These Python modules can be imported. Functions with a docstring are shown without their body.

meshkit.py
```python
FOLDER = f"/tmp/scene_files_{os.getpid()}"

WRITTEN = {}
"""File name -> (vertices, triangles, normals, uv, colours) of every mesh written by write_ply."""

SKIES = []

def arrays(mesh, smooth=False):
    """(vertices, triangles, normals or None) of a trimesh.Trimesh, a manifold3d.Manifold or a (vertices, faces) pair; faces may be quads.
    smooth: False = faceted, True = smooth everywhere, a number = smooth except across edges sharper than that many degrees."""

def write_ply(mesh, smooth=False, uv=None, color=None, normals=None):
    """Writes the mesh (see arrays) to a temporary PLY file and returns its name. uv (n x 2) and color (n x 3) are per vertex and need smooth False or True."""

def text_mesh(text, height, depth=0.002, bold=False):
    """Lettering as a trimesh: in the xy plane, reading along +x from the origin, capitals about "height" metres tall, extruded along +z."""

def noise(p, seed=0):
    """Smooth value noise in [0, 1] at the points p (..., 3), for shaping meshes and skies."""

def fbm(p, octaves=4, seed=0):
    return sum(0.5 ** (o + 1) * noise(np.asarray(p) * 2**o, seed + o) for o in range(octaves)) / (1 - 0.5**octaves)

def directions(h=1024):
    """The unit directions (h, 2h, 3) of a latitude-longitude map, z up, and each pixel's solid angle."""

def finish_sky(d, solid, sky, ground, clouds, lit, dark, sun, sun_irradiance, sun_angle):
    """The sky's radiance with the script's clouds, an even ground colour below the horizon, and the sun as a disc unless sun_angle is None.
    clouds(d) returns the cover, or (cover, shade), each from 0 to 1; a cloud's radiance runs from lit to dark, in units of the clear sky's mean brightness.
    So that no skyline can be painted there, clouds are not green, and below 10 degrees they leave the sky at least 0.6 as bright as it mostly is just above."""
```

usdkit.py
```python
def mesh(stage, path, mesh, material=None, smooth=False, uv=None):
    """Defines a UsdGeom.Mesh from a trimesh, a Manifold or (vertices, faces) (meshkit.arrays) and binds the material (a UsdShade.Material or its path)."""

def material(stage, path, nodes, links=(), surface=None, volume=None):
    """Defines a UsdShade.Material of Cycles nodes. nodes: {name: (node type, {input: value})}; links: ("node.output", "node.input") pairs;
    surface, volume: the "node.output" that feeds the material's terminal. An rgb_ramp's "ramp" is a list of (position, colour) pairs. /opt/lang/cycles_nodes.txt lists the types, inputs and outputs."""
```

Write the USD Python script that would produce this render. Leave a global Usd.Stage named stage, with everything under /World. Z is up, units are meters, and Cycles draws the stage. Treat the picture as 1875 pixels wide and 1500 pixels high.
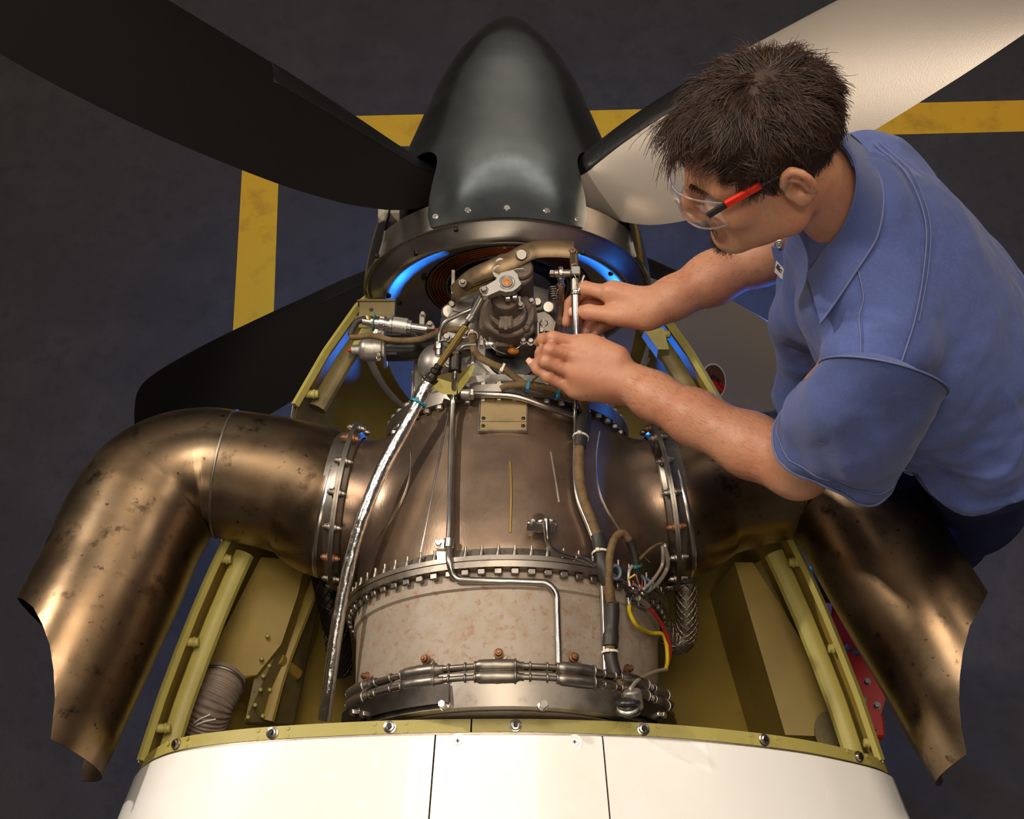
import math, random
import numpy as np, trimesh, manifold3d as m3, usdkit, meshkit
from shapely.geometry import Polygon
from pxr import Usd, UsdGeom, UsdLux, UsdShade, Gf, Sdf, Vt

stage = Usd.Stage.CreateInMemory()
UsdGeom.SetStageUpAxis(stage, 'Z'); UsdGeom.SetStageMetersPerUnit(stage, 1.0)
W = stage.DefinePrim('/World', 'Xform'); stage.SetDefaultPrim(W)
rng = np.random.default_rng(7)
H = 1.65                                   # height of the engine's axis; the axis is the line x = 0, z = H

# ---------------------------------------------------------------- camera, lights, exposure
EXPOSURE = 0.0
CAM = np.array([.008, -1.5, 4.34]); PITCH = math.radians(65); FPX = 3160.0
FW = np.array([0, math.cos(PITCH), -math.sin(PITCH)]); UPV = np.array([0, math.sin(PITCH), math.cos(PITCH)]); RT = np.array([1., 0, 0])
cam = UsdGeom.Camera.Define(stage, '/World/camera')
cam.AddTransformOp().Set(Gf.Matrix4d(*RT, 0, *UPV, 0, *(-FW), 0, *CAM.tolist(), 1))
cam.CreateHorizontalApertureAttr(36.0); cam.CreateVerticalApertureAttr(28.8)
cam.CreateFocalLengthAttr(36.0 * FPX / 1875); cam.CreateClippingRangeAttr(Gf.Vec2f(.05, 200)); cam.CreateExposureAttr(EXPOSURE)

def aim(light, pos, to):
    p = np.array(pos, float); z = p - np.array(to, float); z /= np.linalg.norm(z)
    x = np.cross([0, 1, 0.01], z); x /= np.linalg.norm(x); y = np.cross(z, x)
    UsdGeom.Xformable(light).AddTransformOp().Set(Gf.Matrix4d(*x.tolist(), 0, *y.tolist(), 0, *z.tolist(), 0, *p.tolist(), 1))
def area(name, pos, to, w, h, power, col, cone=None):
    l = UsdLux.RectLight.Define(stage, '/World/' + name); l.CreateWidthAttr(w); l.CreateHeightAttr(h)
    l.CreateIntensityAttr(power); l.CreateColorAttr(Gf.Vec3f(*col)); aim(l, pos, to)
    if cone:
        s = UsdLux.ShapingAPI.Apply(l.GetPrim()); s.CreateShapingConeAngleAttr(cone[0]); s.CreateShapingConeSoftnessAttr(cone[1])
def spot(name, pos, to, r, power, col, cone):
    l = UsdLux.SphereLight.Define(stage, '/World/' + name); l.CreateRadiusAttr(r)
    l.CreateIntensityAttr(power); l.CreateColorAttr(Gf.Vec3f(*col)); aim(l, pos, to)
    if cone:
        s = UsdLux.ShapingAPI.Apply(l.GetPrim()); s.CreateShapingConeAngleAttr(cone[0]); s.CreateShapingConeSoftnessAttr(cone[1])
WARM = (1, .86, .70)
spot('key_lamp', (-3.0, 1.0, 4.4), (-.15, -.7, 1.8), .08, 1500, (1, .90, .78), (18, .35))
area('rear_reflector', (-.5, -3.4, 5.2), (0, -.2, 1.8), 2.2, 1.0, 2.6, WARM)
area('overhead_softbox', (-.3, .3, 5.7), (0, -.5, 1.7), 1.5, 1.0, 12, WARM)
area('right_softbox', (2.8, .9, 5.2), (.6, -.1, 1.8), 1.1, .8, 8.5, WARM)
area('rear_softbox', (.1, -1.15, 5.7), (.1, -.75, 1.6), 1.3, .8, 13, WARM)
area('hangar_lamp', (0, 1.6, 6.5), (0, 1.7, 0), 5.0, 3.0, .8, (1, .92, .82))
area('wall_lamp', (0, 7.4, 6.4), (0, 8.6, 3), 9, .4, 9, (1, .95, .88))
BLUE = (.015, .20, 1.0)
spot('blue_lamp', (.05, .50, .55), (0, 0, 2), .05, 420, BLUE, None)
spot('blue_nose_lamp', (.0, -.05, .98), (0, 0, 2), .035, 250, BLUE, None)
spot('blue_right_lamp', (.72, .62, .5), (0, 0, 2), .04, 220, BLUE, None)
spot('blue_stand_lamp', (.50, -.20, 1.72), (0, 0, 2), .03, 13, BLUE, None)

# ---------------------------------------------------------------- measuring helpers
def at(px, py, z=None, y=None, x=None, d=None, r=None):
    """The point of the place that the photograph shows at a pixel, on the plane z, y or x, at depth d, or at distance r from the engine's axis."""
    v = FW + RT * (px - 937.5) / FPX + UPV * (750 - py) / FPX
    if z is not None: t = (z - CAM[2]) / v[2]
    elif y is not None: t = (y - CAM[1]) / v[1]
    elif x is not None: t = (x - CAM[0]) / v[0]
    elif d is not None: t = d
    else:
        f = r if callable(r) else (lambda yy: r)
        t = 2.2
        for t in np.arange(2.2, 3.6, .004):
            q = CAM + v * t
            if math.hypot(q[0], q[2] - H) <= f(q[1]): break
    return CAM + v * t

# ---------------------------------------------------------------- prims
LOOKS = {}
names = {}
def numbered(path, name):
    k = path + '/' + name; n = names.get(k, 0); names[k] = n + 1
    return name if n == 0 else f'{name}_{n:03d}'
ORG = {}
def tag(p, label=None, cat=None, group=None, kind=None):
    p = p.GetPrim() if hasattr(p, 'GetPrim') else p
    for k, v in (('label', label), ('category', cat), ('group', group), ('kind', kind)):
        if v: p.SetCustomDataByKey(k, v)
    return p
def thing(name, label, cat, loc=(0, 0, 0), group=None):
    x = UsdGeom.Xform.Define(stage, '/World/' + numbered('/World', name)); x.AddTranslateOp().Set(Gf.Vec3d(*map(float, loc)))
    p = tag(x, label, cat, group); ORG[str(p.GetPath())] = np.array(loc, float)
    return p
def obj(name, mesh, mat, parent=None, smooth=35, label=None):
    par = str(parent.GetPath()) if parent is not None else '/World'
    path = par + '/' + numbered(par, name)
    o = ORG.get(par, np.zeros(3)); ORG[path] = o
    if hasattr(mesh, 'to_mesh'):
        mm = mesh.to_mesh(); mesh = (np.array(mm.vert_properties[:, :3]), np.array(mm.tri_verts))
    elif isinstance(mesh, trimesh.Trimesh): mesh = (np.array(mesh.vertices), np.array(mesh.faces))
    v = np.asarray(mesh[0], float) - o
    p = usdkit.mesh(stage, path, (v, np.asarray(mesh[1])), mat, smooth=smooth).GetPrim()
    if label: tag(p, label)
    return p
def solo(name, mesh, mat, label, cat, group=None, smooth=35):
    return tag(obj(name, mesh, mat, None, smooth), label, cat, group)

# ---------------------------------------------------------------- geometry
def arr(m):
    if hasattr(m, 'to_mesh'):
        q = m.to_mesh(); return np.array(q.vert_properties[:, :3], float), np.array(q.tri_verts, int)
    if isinstance(m, trimesh.Trimesh): return np.array(m.vertices), np.array(m.faces)
    v, f = np.asarray(m[0], float), np.asarray(m[1], int)
    if f.shape[1] == 4: f = np.vstack([f[:, [0, 1, 2]], f[:, [0, 2, 3]]])
    return v, f
def join(*ms):
    vs, fs, n = [], [], 0
    for m in ms:
        v, f = arr(m); vs.append(v); fs.append(f + n); n += len(v)
    return np.vstack(vs), np.vstack(fs)
def unit(v): v = np.asarray(v, float); return v / (np.linalg.norm(v) + 1e-12)
def frame(d, hint=(0, 0, 1)):
    """3 x 3 with columns x, y, z, z along d."""
    z = unit(d); h = np.array(hint, float)
    if abs(z @ unit(h)) > .98: h = np.array([0, 1., 0]) if abs(z[1]) < .9 else np.array([1., 0, 0])
    x = unit(np.cross(h, z)); return np.column_stack([x, np.cross(z, x), z])
def grid_faces(n, m, closed=False):
    i, j = np.meshgrid(np.arange(n - 1), np.arange(m if closed else m - 1), indexing='ij'); i, j = i.ravel(), j.ravel(); k = (j + 1) % m
    return np.stack([i * m + j, i * m + k, (i + 1) * m + k, (i + 1) * m + j], 1)
def revolve(prof, seg=64, o=(0, 0, 0), d=(0, 0, 1), a0=0, a1=2 * math.pi):
    """prof: (along, radius) pairs about the line through o along d."""
    R = frame(d); p = np.array(prof, float); full = abs(a1 - a0 - 2 * math.pi) < 1e-6
    a = np.linspace(a0, a1, seg, endpoint=not full)
    v = np.stack([p[:, 1, None] * np.cos(a), p[:, 1, None] * np.sin(a), np.repeat(p[:, 0, None], len(a), 1)], -1).reshape(-1, 3)
    v = v @ R.T + np.array(o, float)
    f = grid_faces(len(p), len(a), full)
    return arr((v, f[:, ::-1] if True else f))
def lathe(prof, seg=128, a0=0, a1=2 * math.pi):
    """(y, r) profile about the engine's axis; outward when y falls."""
    return revolve([(y, r) for y, r in prof], seg, (0, 0, H), (0, 1, 0), a0, a1)
def spline(pts, n=8):
    p = np.array(pts, float)
    if len(p) < 3: return p
    q = np.vstack([2 * p[0] - p[1], p, 2 * p[-1] - p[-2]]); out = []
    for i in range(1, len(q) - 2):
        a, b, c, e = q[i - 1:i + 3]; t = np.linspace(0, 1, n, endpoint=False)[:, None]
        out.append(.5 * (2 * b + (c - a) * t + (2 * a - 5 * b + 4 * c - e) * t ** 2 + (3 * b - a - 3 * c + e) * t ** 3))
    return np.vstack(out + [p[-1:]])
def rounded(pts, rad, n=6):
    """A polyline with its corners rounded like a bent pipe."""
    p = np.array(pts, float); out = [p[0]]
    for a, b, c in zip(p[:-2], p[1:-1], p[2:]):
        l = min(rad, .45 * np.linalg.norm(b - a), .45 * np.linalg.norm(c - b)); s, e = b + unit(a - b) * l, b + unit(c - b) * l
        for t in np.linspace(0, 1, n): out.append((1 - t) ** 2 * s + 2 * t * (1 - t) * b + t * t * e)
    return np.array(out + [p[-1]])
def sweep(path, r, seg=12, ell=None, caps=True):
    p = np.asarray(path, float); n = len(p); r = np.broadcast_to(np.asarray(r, float), (n,)) if np.ndim(r) < 2 else r
    t = np.gradient(p, axis=0); t /= np.linalg.norm(t, axis=1)[:, None] + 1e-12
    x = frame(t[0])[:, 0]; a = np.linspace(0, 2 * math.pi, seg, endpoint=False); vs = []
    for i in range(n):
        x = unit(x - t[i] * (x @ t[i])); y = np.cross(t[i], x)
        vs.append(p[i] + r[i] * (np.cos(a)[:, None] * x + np.sin(a)[:, None] * y * (ell or 1)))
    v = np.vstack(vs); f = arr((v, grid_faces(n, seg, True)))[1]
    if caps:
        v = np.vstack([v, p[:1], p[-1:]]); k = np.arange(seg); k2 = (k + 1) % seg
        f = np.vstack([f, np.stack([np.full(seg, n * seg), k2, k], 1), np.stack([np.full(seg, n * seg + 1), (n - 1) * seg + k, (n - 1) * seg + k2], 1)])
    return v, f
def cyl(a, b, r, r2=None, seg=20, ch=None):
    a, b = np.array(a, float), np.array(b, float); L = np.linalg.norm(b - a); r2 = r if r2 is None else r2; c = min(.18 * min(r, r2), .3 * L) if ch is None else ch
    return revolve([(0, 0), (0, r - c), (c, r), (L - c, r2), (L, r2 - c), (L, 0)][::-1], seg, a, b - a)
def turned(a, d, prof, seg=24):
    """A turned piece: prof of (along, radius) from a in direction d, closed at both ends."""
    p = [(prof[0][0], 0)] + list(prof) + [(prof[-1][0], 0)]
    return revolve(p[::-1], seg, a, d)
def hexa(a, d, r, h, seg=6):
    R = frame(d); k = np.arange(6) * math.pi / 3
    ring = lambda z, s: np.column_stack([s * np.cos(k), s * np.sin(k), np.full(6, z)])
    v = np.vstack([ring(0, r), ring(h * .8, r), ring(h, r * .86), [[0, 0, h]], [[0, 0, 0]]]); f = []
    for i in range(6):
        j = (i + 1) % 6
        f += [[i, j, 6 + j], [i, 6 + j, 6 + i], [6 + i, 6 + j, 12 + j], [6 + i, 12 + j, 12 + i], [12 + i, 12 + j, 18], [j, i, 19]]
    return v @ R.T + np.array(a, float), np.array(f)
def bolt(a, d, r, h):
    """Hexagon head over a round washer."""
    d = unit(d); return join(cyl(a, np.array(a) + d * h * .22, r * 1.3, seg=16), hexa(np.array(a) + d * h * .2, d, r, h))
def capnut(a, d, r, h):
    """A twelve point nut with flange and stud end."""
    a = np.array(a, float); d = unit(d)
    return join(turned(a, d, [(0, r * 1.25), (h * .25, r * 1.25), (h * .3, r * .9), (h * .75, r * .82), (h * .8, r * .6)], 12), cyl(a, a + d * h, r * .45, seg=8))
def box(c, s, R=None, bev=None):
    """A box with chamfered edges; R: 3 x 3 with its axes as columns."""
    s = np.array(s, float) / 2; b = min(.25 * s.min(), .004) if bev is None else bev
    pts = []
    for sx in (-1, 1):
        for sy in (-1, 1):
            for sz in (-1, 1):
                g = np.array([sx, sy, sz])
                for k in range(3):
                    q = s - b; q[k] += b; pts.append(g * q)
    h = m3.Manifold.hull_points(np.array(pts)); v, f = arr(h)
    return (v if R is None else v @ np.asarray(R).T) + np.array(c, float), f
def slab(poly, z0, z1, o=(0, 0, 0), R=None, bev=0):
    """Extruded outline (shapely polygon or points) between z0 and z1 in the frame R at o."""
    g = poly if hasattr(poly, 'exterior') else Polygon(poly)
    t = trimesh.creation.extrude_polygon(g, z1 - z0, engine='earcut'); v = np.array(t.vertices); v[:, 2] += z0
    return (v if R is None else v @ np.asarray(R).T) + np.array(o, float), np.array(t.faces)
def mani(m):
    v, f = arr(m); t = trimesh.Trimesh(v, f, process=True); t.merge_vertices(digits_vertex=6); t.update_faces(t.nondegenerate_faces())
    if t.volume < 0: t.invert()
    return m3.Manifold(m3.Mesh(np.asarray(t.vertices, np.float32), np.asarray(t.faces, np.uint32)))
def thick(v, n, m, th, closed=False):
    """A sheet given as an n x m grid of points, made solid by th along its normals (towards minus the normal)."""
    P = np.asarray(v, float).reshape(n, m, 3)
    du = np.gradient(P, axis=0); dv = (np.roll(P, -1, 1) - np.roll(P, 1, 1)) if closed else np.gradient(P, axis=1)
    N = np.cross(du, dv); N /= np.linalg.norm(N, axis=-1, keepdims=True) + 1e-12
    A, B = P.reshape(-1, 3), (P - N * th).reshape(-1, 3); f = grid_faces(n, m, closed); k = n * m; q = [f, f[:, ::-1] + k]
    def rim(ids, flip):
        a, b = ids[:-1], ids[1:]; e = np.stack([a, b, b + k, a + k], 1); q.append(e[:, ::-1] if flip else e)
    I = np.arange(k).reshape(n, m)
    if closed: I2 = np.hstack([I, I[:, :1]])
    else: I2 = I; rim(I[:, 0], False); rim(I[:, -1], True)
    rim(I2[0], True); rim(I2[-1], False)
    return arr((np.vstack([A, B]), np.vstack(q)[:, ::-1]))

# signed distances on a grid, and their surface
class Field:
    def __init__(s, xs, ys, zs): s.ax = [np.asarray(a, np.float32) for a in (xs, ys, zs)]; s.D = np.full([len(a) for a in s.ax], 1.0, np.float32)
    def region(s, lo, hi):
        sl = tuple(slice(max(0, np.searchsorted(a, l) - 1), min(len(a), np.searchsorted(a, h) + 1)) for a, l, h in zip(s.ax, lo, hi))
        return sl, [a[k].reshape([-1 if i == j else 1 for j in range(3)]) for i, (a, k) in enumerate(zip(s.ax, sl))]
    def add(s, fn, lo, hi, k=.01, op='u'):
        sl, (X, Y, Z) = s.region(np.array(lo) - 2 * k - .015, np.array(hi) + 2 * k + .015)
        if any(q.stop <= q.start for q in sl): return
        d = fn(X, Y, Z).astype(np.float32); a = s.D[sl]
        if op == 'u': h = np.maximum(k - abs(a - d), 0) / max(k, 1e-6); s.D[sl] = np.minimum(a, d) - h * h * k * .25
        elif op == 's': h = np.maximum(k - abs(a + d), 0) / max(k, 1e-6); s.D[sl] = np.maximum(a, -d) + h * h * k * .25
    def cap(s, a, b, ra, rb, k=.01, op='u'):
        a, b = np.array(a, float), np.array(b, float); ab = b - a; L2 = ab @ ab + 1e-12
        def fn(X, Y, Z):
            t = np.clip(((X - a[0]) * ab[0] + (Y - a[1]) * ab[1] + (Z - a[2]) * ab[2]) / L2, 0, 1)
            return np.sqrt((X - a[0] - t * ab[0]) ** 2 + (Y - a[1] - t * ab[1]) ** 2 + (Z - a[2] - t * ab[2]) ** 2) - (ra + (rb - ra) * t)
        m = max(ra, rb); s.add(fn, np.minimum(a, b) - m, np.maximum(a, b) + m, k, op)
    def ell(s, c, R, rad, k=.01, op='u'):
        c, R, rad = np.array(c, float), np.asarray(R, float), np.array(rad, float)
        def fn(X, Y, Z):
            u = [((X - c[0]) * R[0, i] + (Y - c[1]) * R[1, i] + (Z - c[2]) * R[2, i]) for i in range(3)]
            k0 = np.sqrt(sum((u[i] / rad[i]) ** 2 for i in range(3))); k1 = np.sqrt(sum((u[i] / rad[i] ** 2) ** 2 for i in range(3))) + 1e-6
            return k0 * (k0 - 1) / k1
        m = rad.max(); s.add(fn, c - m, c + m, k, op)
    def chain(s, pts, rs, k=.01, op='u'):
        for i in range(len(pts) - 1): s.cap(pts[i], pts[i + 1], rs[i], rs[i + 1], k, op)
    def mesh(s, relax=2):
        D = s.D; ins = D < 0; nx, ny, nz = D.shape
        c = np.zeros((nx - 1, ny - 1, nz - 1), np.uint8)
        for i in (0, 1):
            for j in (0, 1):
                for l in (0, 1): c += ins[i:nx - 1 + i, j:ny - 1 + j, l:nz - 1 + l]
        act = (c > 0) & (c < 8); idx = np.argwhere(act); ID = np.full(act.shape, -1, np.int64); ID[act] = np.arange(len(idx))
        P = np.zeros((len(idx), 3)); n = np.zeros(len(idx)); ax = s.ax
        for a in range(3):
            o = [b for b in range(3) if b != a]
            for u in (0, 1):
                for w in (0, 1):
                    i0 = idx.copy(); i0[:, o[0]] += u; i0[:, o[1]] += w; i1 = i0.copy(); i1[:, a] += 1
                    d0, d1 = D[tuple(i0.T)], D[tuple(i1.T)]; x = (d0 < 0) != (d1 < 0); t = np.where(x, d0 / np.where(d0 == d1, 1, d0 - d1), 0)
                    for b in range(3):
                        q0 = ax[b][i0[:, b]]; q1 = ax[b][i1[:, b]]; P[:, b] += np.where(x, q0 + t * (q1 - q0), 0)
                    n += x
        P /= n[:, None]; F = []
        for a in range(3):
            b, e = (a + 1) % 3, (a + 2) % 3
            lo = [slice(None)] * 3; hi = [slice(None)] * 3; lo[a] = slice(0, -1); hi[a] = slice(1, None)
            A, B = ins[tuple(lo)], ins[tuple(hi)]; ed = np.argwhere(A != B)
            ed = ed[(ed[:, b] > 0) & (ed[:, e] > 0) & (ed[:, b] < D.shape[b] - 1) & (ed[:, e] < D.shape[e] - 1)]
            sgn = A[tuple(ed.T)]; q = []
            for db, de in ((-1, -1), (0, -1), (0, 0), (-1, 0)):
                i = ed.copy(); i[:, b] += db; i[:, e] += de; q.append(ID[tuple(i.T)])
            q = np.stack(q, 1); q[~sgn] = q[~sgn][:, ::-1]; F.append(q)
        F = np.vstack(F); F = np.vstack([F[:, [0, 1, 2]], F[:, [0, 2, 3]]])
        for _ in range(relax):
            S = np.zeros_like(P); m = np.zeros(len(P))
            for i, j in ((0, 1), (1, 2), (2, 0)):
                np.add.at(S, F[:, i], P[F[:, j]]); np.add.at(m, F[:, i], 1)
            P = .5 * P + .5 * S / np.maximum(m, 1)[:, None]
        return P, F

# ---------------------------------------------------------------- materials
def lin(*c): return tuple((x / 12.92 if x <= .04045 else ((x + .055) / 1.055) ** 2.4) for x in [v / 255 for v in c])
def M(name, col, rough=.5, metal=0., stains=(), bump=None, rvar=0., grain=None, **kw):
    """col: base colour. stains: (noise scale, colour, from, to[, stretch]) laid over it one after the other. bump: (scale, strength[, stretch]). Relief and wear live in the place's own metres."""
    n = {'p': ('principled_bsdf', dict(roughness=rough, metallic=metal, **kw)), 'g': ('geometry', {})}; L = []; last = None
    n['c0'] = ('color', {'value': col}); last = 'c0.color'
    for i, s in enumerate(stains):
        n[f'm{i}'] = ('mapping', {'scale': s[4] if len(s) > 4 else (1, 1, 1), 'location': (i * 1.7, i * .9, .3)})
        n[f'n{i}'] = ('noise_texture', {'scale': s[0], 'detail': 6., 'roughness': .62})
        n[f'r{i}'] = ('map_range', {'from_min': s[2], 'from_max': s[3], 'clamp': True}); n[f'x{i}'] = ('mix_color', {'b': s[1]})
        L += [('g.position', f'm{i}.vector'), (f'm{i}.vector', f'n{i}.vector'), (f'n{i}.fac', f'r{i}.value'), (f'r{i}.result', f'x{i}.fac'), (last, f'x{i}.a')]; last = f'x{i}.result'
    L.append((last, 'p.base_color'))
    if rvar:
        n['rn'] = ('noise_texture', {'scale': 9., 'detail': 5.}); n['rr'] = ('map_range', {'from_min': .3, 'from_max': .7, 'to_min': max(.02, rough - rvar), 'to_max': rough + rvar, 'clamp': True})
        L += [('g.position', 'rn.vector'), ('rn.fac', 'rr.value'), ('rr.result', 'p.roughness')]
    if bump:
        n['bm'] = ('mapping', {'scale': bump[2] if len(bump) > 2 else (1, 1, 1)}); n['bn'] = ('noise_texture', {'scale': bump[0], 'detail': 5.}); n['b'] = ('bump', {'strength': bump[1], 'distance': .002})
        L += [('g.position', 'bm.vector'), ('bm.vector', 'bn.vector'), ('bn.fac', 'b.height'), ('b.normal', 'p.normal')]
    return usdkit.material(stage, '/World/Looks/' + name, n, L, surface='p.BSDF')
UsdGeom.Scope.Define(stage, '/World/Looks')
floor_m = M('concrete', lin(54, 47, 40), .62, 0, [(.9, lin(42, 37, 32), .35, .75), (5, lin(64, 56, 47), .48, .8), (22, lin(32, 29, 26), .5, .85), (140, lin(38, 34, 30), .5, .9)], bump=(60, .25))
yellow_m = M('yellow_floor_paint', lin(226, 166, 20), .5, 0, [(14, lin(176, 120, 16), .5, .85), (90, lin(120, 90, 40), .68, .8)])
spinner_m = M('polished_aluminium', lin(186, 192, 190), .2, 1, [(5, lin(150, 158, 156), .4, .75)], rvar=.05)
bulk_m = M('brushed_steel', lin(176, 168, 158), .34, 1, [(8, lin(150, 142, 134), .45, .75)], rvar=.06)
black_m = M('black_blade_paint', lin(17, 15, 14), .5, 0, [(260, lin(150, 140, 130), .76, .82)], bump=(300, .1), specular_ior_level=.18)
grey_m = M('silver_blade_paint', lin(184, 172, 158), .36, .5, [(3, lin(180, 168, 156), .4, .7)], bump=(420, .06))
boot_m = M('black_rubber_boot', lin(20, 19, 19), .32, 0, bump=(120, .2))
copper_m = M('copper_slip_ring', lin(176, 98, 60), .3, 1)
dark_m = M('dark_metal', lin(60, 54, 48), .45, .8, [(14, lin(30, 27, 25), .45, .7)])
hub_m = M('beige_hub_paint', lin(190, 178, 160), .5, 0)
steel_m = M('stainless_steel', lin(190, 184, 176), .26, 1, rvar=.06)
steel2_m = M('dull_steel', lin(150, 142, 132), .42, 1, [(30, lin(110, 98, 86), .5, .75)])
alu_m = M('cast_aluminium', lin(186, 180, 170), .42, .85, [(22, lin(150, 142, 132), .5, .8)], bump=(200, .12))
rust_m = M('rusty_bolt', lin(150, 104, 74), .5, .7, [(60, lin(96, 60, 40), .45, .7)])
exh_m = M('heat_stained_exhaust', lin(142, 120, 94), .33, 1, [(2.6, lin(116, 94, 70), .38, .66), (6, lin(138, 122, 100), .5, .75), (70, lin(54, 44, 36), .63, .72), (24, lin(70, 56, 42), .6, .72), (10, lin(84, 66, 52), .62, .72)], rvar=.08, bump=(26, .12))
duct_m = M('exhaust_duct_steel', lin(150, 128, 108), .35, .88, [(4, lin(128, 106, 88), .4, .7, (1, .4, 1)), (9, lin(116, 102, 96), .52, .75), (60, lin(96, 80, 66), .66, .8)], rvar=.08, bump=(90, .06, (4, 1, 4)))
case_m = M('mottled_generator_case', lin(164, 151, 136), .55, .15, [(45, lin(158, 138, 116), .46, .66), (95, lin(150, 112, 84), .55, .69), (8, lin(174, 164, 154), .55, .8)], bump=(80, .1))
olive_m = M('olive_primer', lin(158, 134, 58), .5, 0, [(6, lin(140, 116, 48), .45, .75), (60, lin(70, 60, 28), .68, .78)])
olive_l = M('pale_olive_primer', lin(172, 160, 84), .48, 0, [(12, lin(152, 140, 66), .5, .8)])
tan_m = M('worn_olive_primer', lin(120, 106, 62), .55, 0, [(9, lin(90, 76, 40), .42, .7), (80, lin(50, 42, 24), .62, .74)])
white_m = M('white_aircraft_paint', lin(250, 248, 243), .3, 0, [(5, lin(244, 238, 228), .5, .8)], coat_weight=.3)
brown_m = M('brown_casting', lin(98, 84, 72), .45, .35, [(40, lin(78, 66, 56), .45, .75)], bump=(220, .15))
brass_m = M('gold_anodised', lin(190, 160, 96), .35, .9)
harness_m = M('brown_braided_sleeve', lin(116, 92, 58), .75, 0, [(60, lin(84, 64, 36), .4, .7)], bump=(420, .6))
shrink_m = M('black_heat_shrink', lin(44, 40, 36), .5, 0)
foil_m = M('crinkled_foil', lin(216, 214, 208), .22, 1, bump=(70, 1.0))
red_m = M('red_paint', lin(226, 46, 24), .35, 0, [(40, lin(150, 120, 110), .7, .74)])
blackp_m = M('satin_black', lin(34, 33, 32), .4, 0)
ltie_m = M('white_nylon', lin(225, 218, 200), .5, 0)
btie_m = M('blue_nylon', lin(20, 130, 170), .45, 0)
gtie_m = M('green_nylon', lin(40, 120, 100), .45, 0)
yel_w = M('yellow_wire', lin(214, 186, 26), .4, 0); red_w = M('red_wire', lin(168, 44, 40), .4, 0); wht_w = M('silver_wire', lin(200, 190, 178), .35, .5)
braid_m = M('braided_steel_hose', lin(150, 138, 122), .38, 1, bump=(500, .5))
amber_m = M('amber_sealant', lin(190, 110, 20), .35, 0)
plate_m = M('tan_data_plate', lin(168, 146, 106), .42, .4, [(40, lin(140, 118, 84), .5, .8)])
hose_m = M('grey_ducting', lin(140, 122, 108), .6, 0, [(30, lin(110, 94, 82), .45, .7)])
grn_m = M('green_wire', lin(40, 110, 90), .5, 0)

# ---------------------------------------------------------------- floor and its painted lines
floor = tag(obj('floor', box((0, 1.5, -.05), (14.4, 15.4, .1)), floor_m), kind='structure', label='stained grey concrete hangar floor')
def strip(pix, z):
    p = [at(a, b, z=0)[:2] for a, b in pix]; return slab(p, 0, z)
vl = [np.array(at(a, b, z=0)) for a, b in ((445, 281), (425, 635), (500, 610), (511, 300))]
def ext(a, b, y): return a + (b - a) * ((y - a[1]) / (b[1] - a[1]))
ht = [np.array(at(a, b, z=0)) for a, b in ((640, 213), (1875, 184), (1875, 241), (660, 270))]
def exx(a, b, x): return a + (b - a) * ((x - a[0]) / (b[0] - a[0]))
corner = vl[0][0]
x0 = ext(vl[0], vl[1], 1.5)[0]
obj('painted_line', slab([exx(ht[0], ht[1], x0)[:2], exx(ht[0], ht[1], 6.8)[:2], exx(ht[3], ht[2], 6.8)[:2], exx(ht[3], ht[2], x0)[:2]], 0, .0012), yellow_m, floor, label='yellow line running across in front of the propeller')
yt = exx(ht[3], ht[2], -.72)[1]
obj('painted_line', slab([ext(vl[0], vl[1], yt)[:2], ext(vl[0], vl[1], -3)[:2], ext(vl[3], vl[2], -3)[:2], ext(vl[3], vl[2], yt)[:2]], 0, .0012), yellow_m, floor, label='yellow line running beside the engine on the left')

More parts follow.
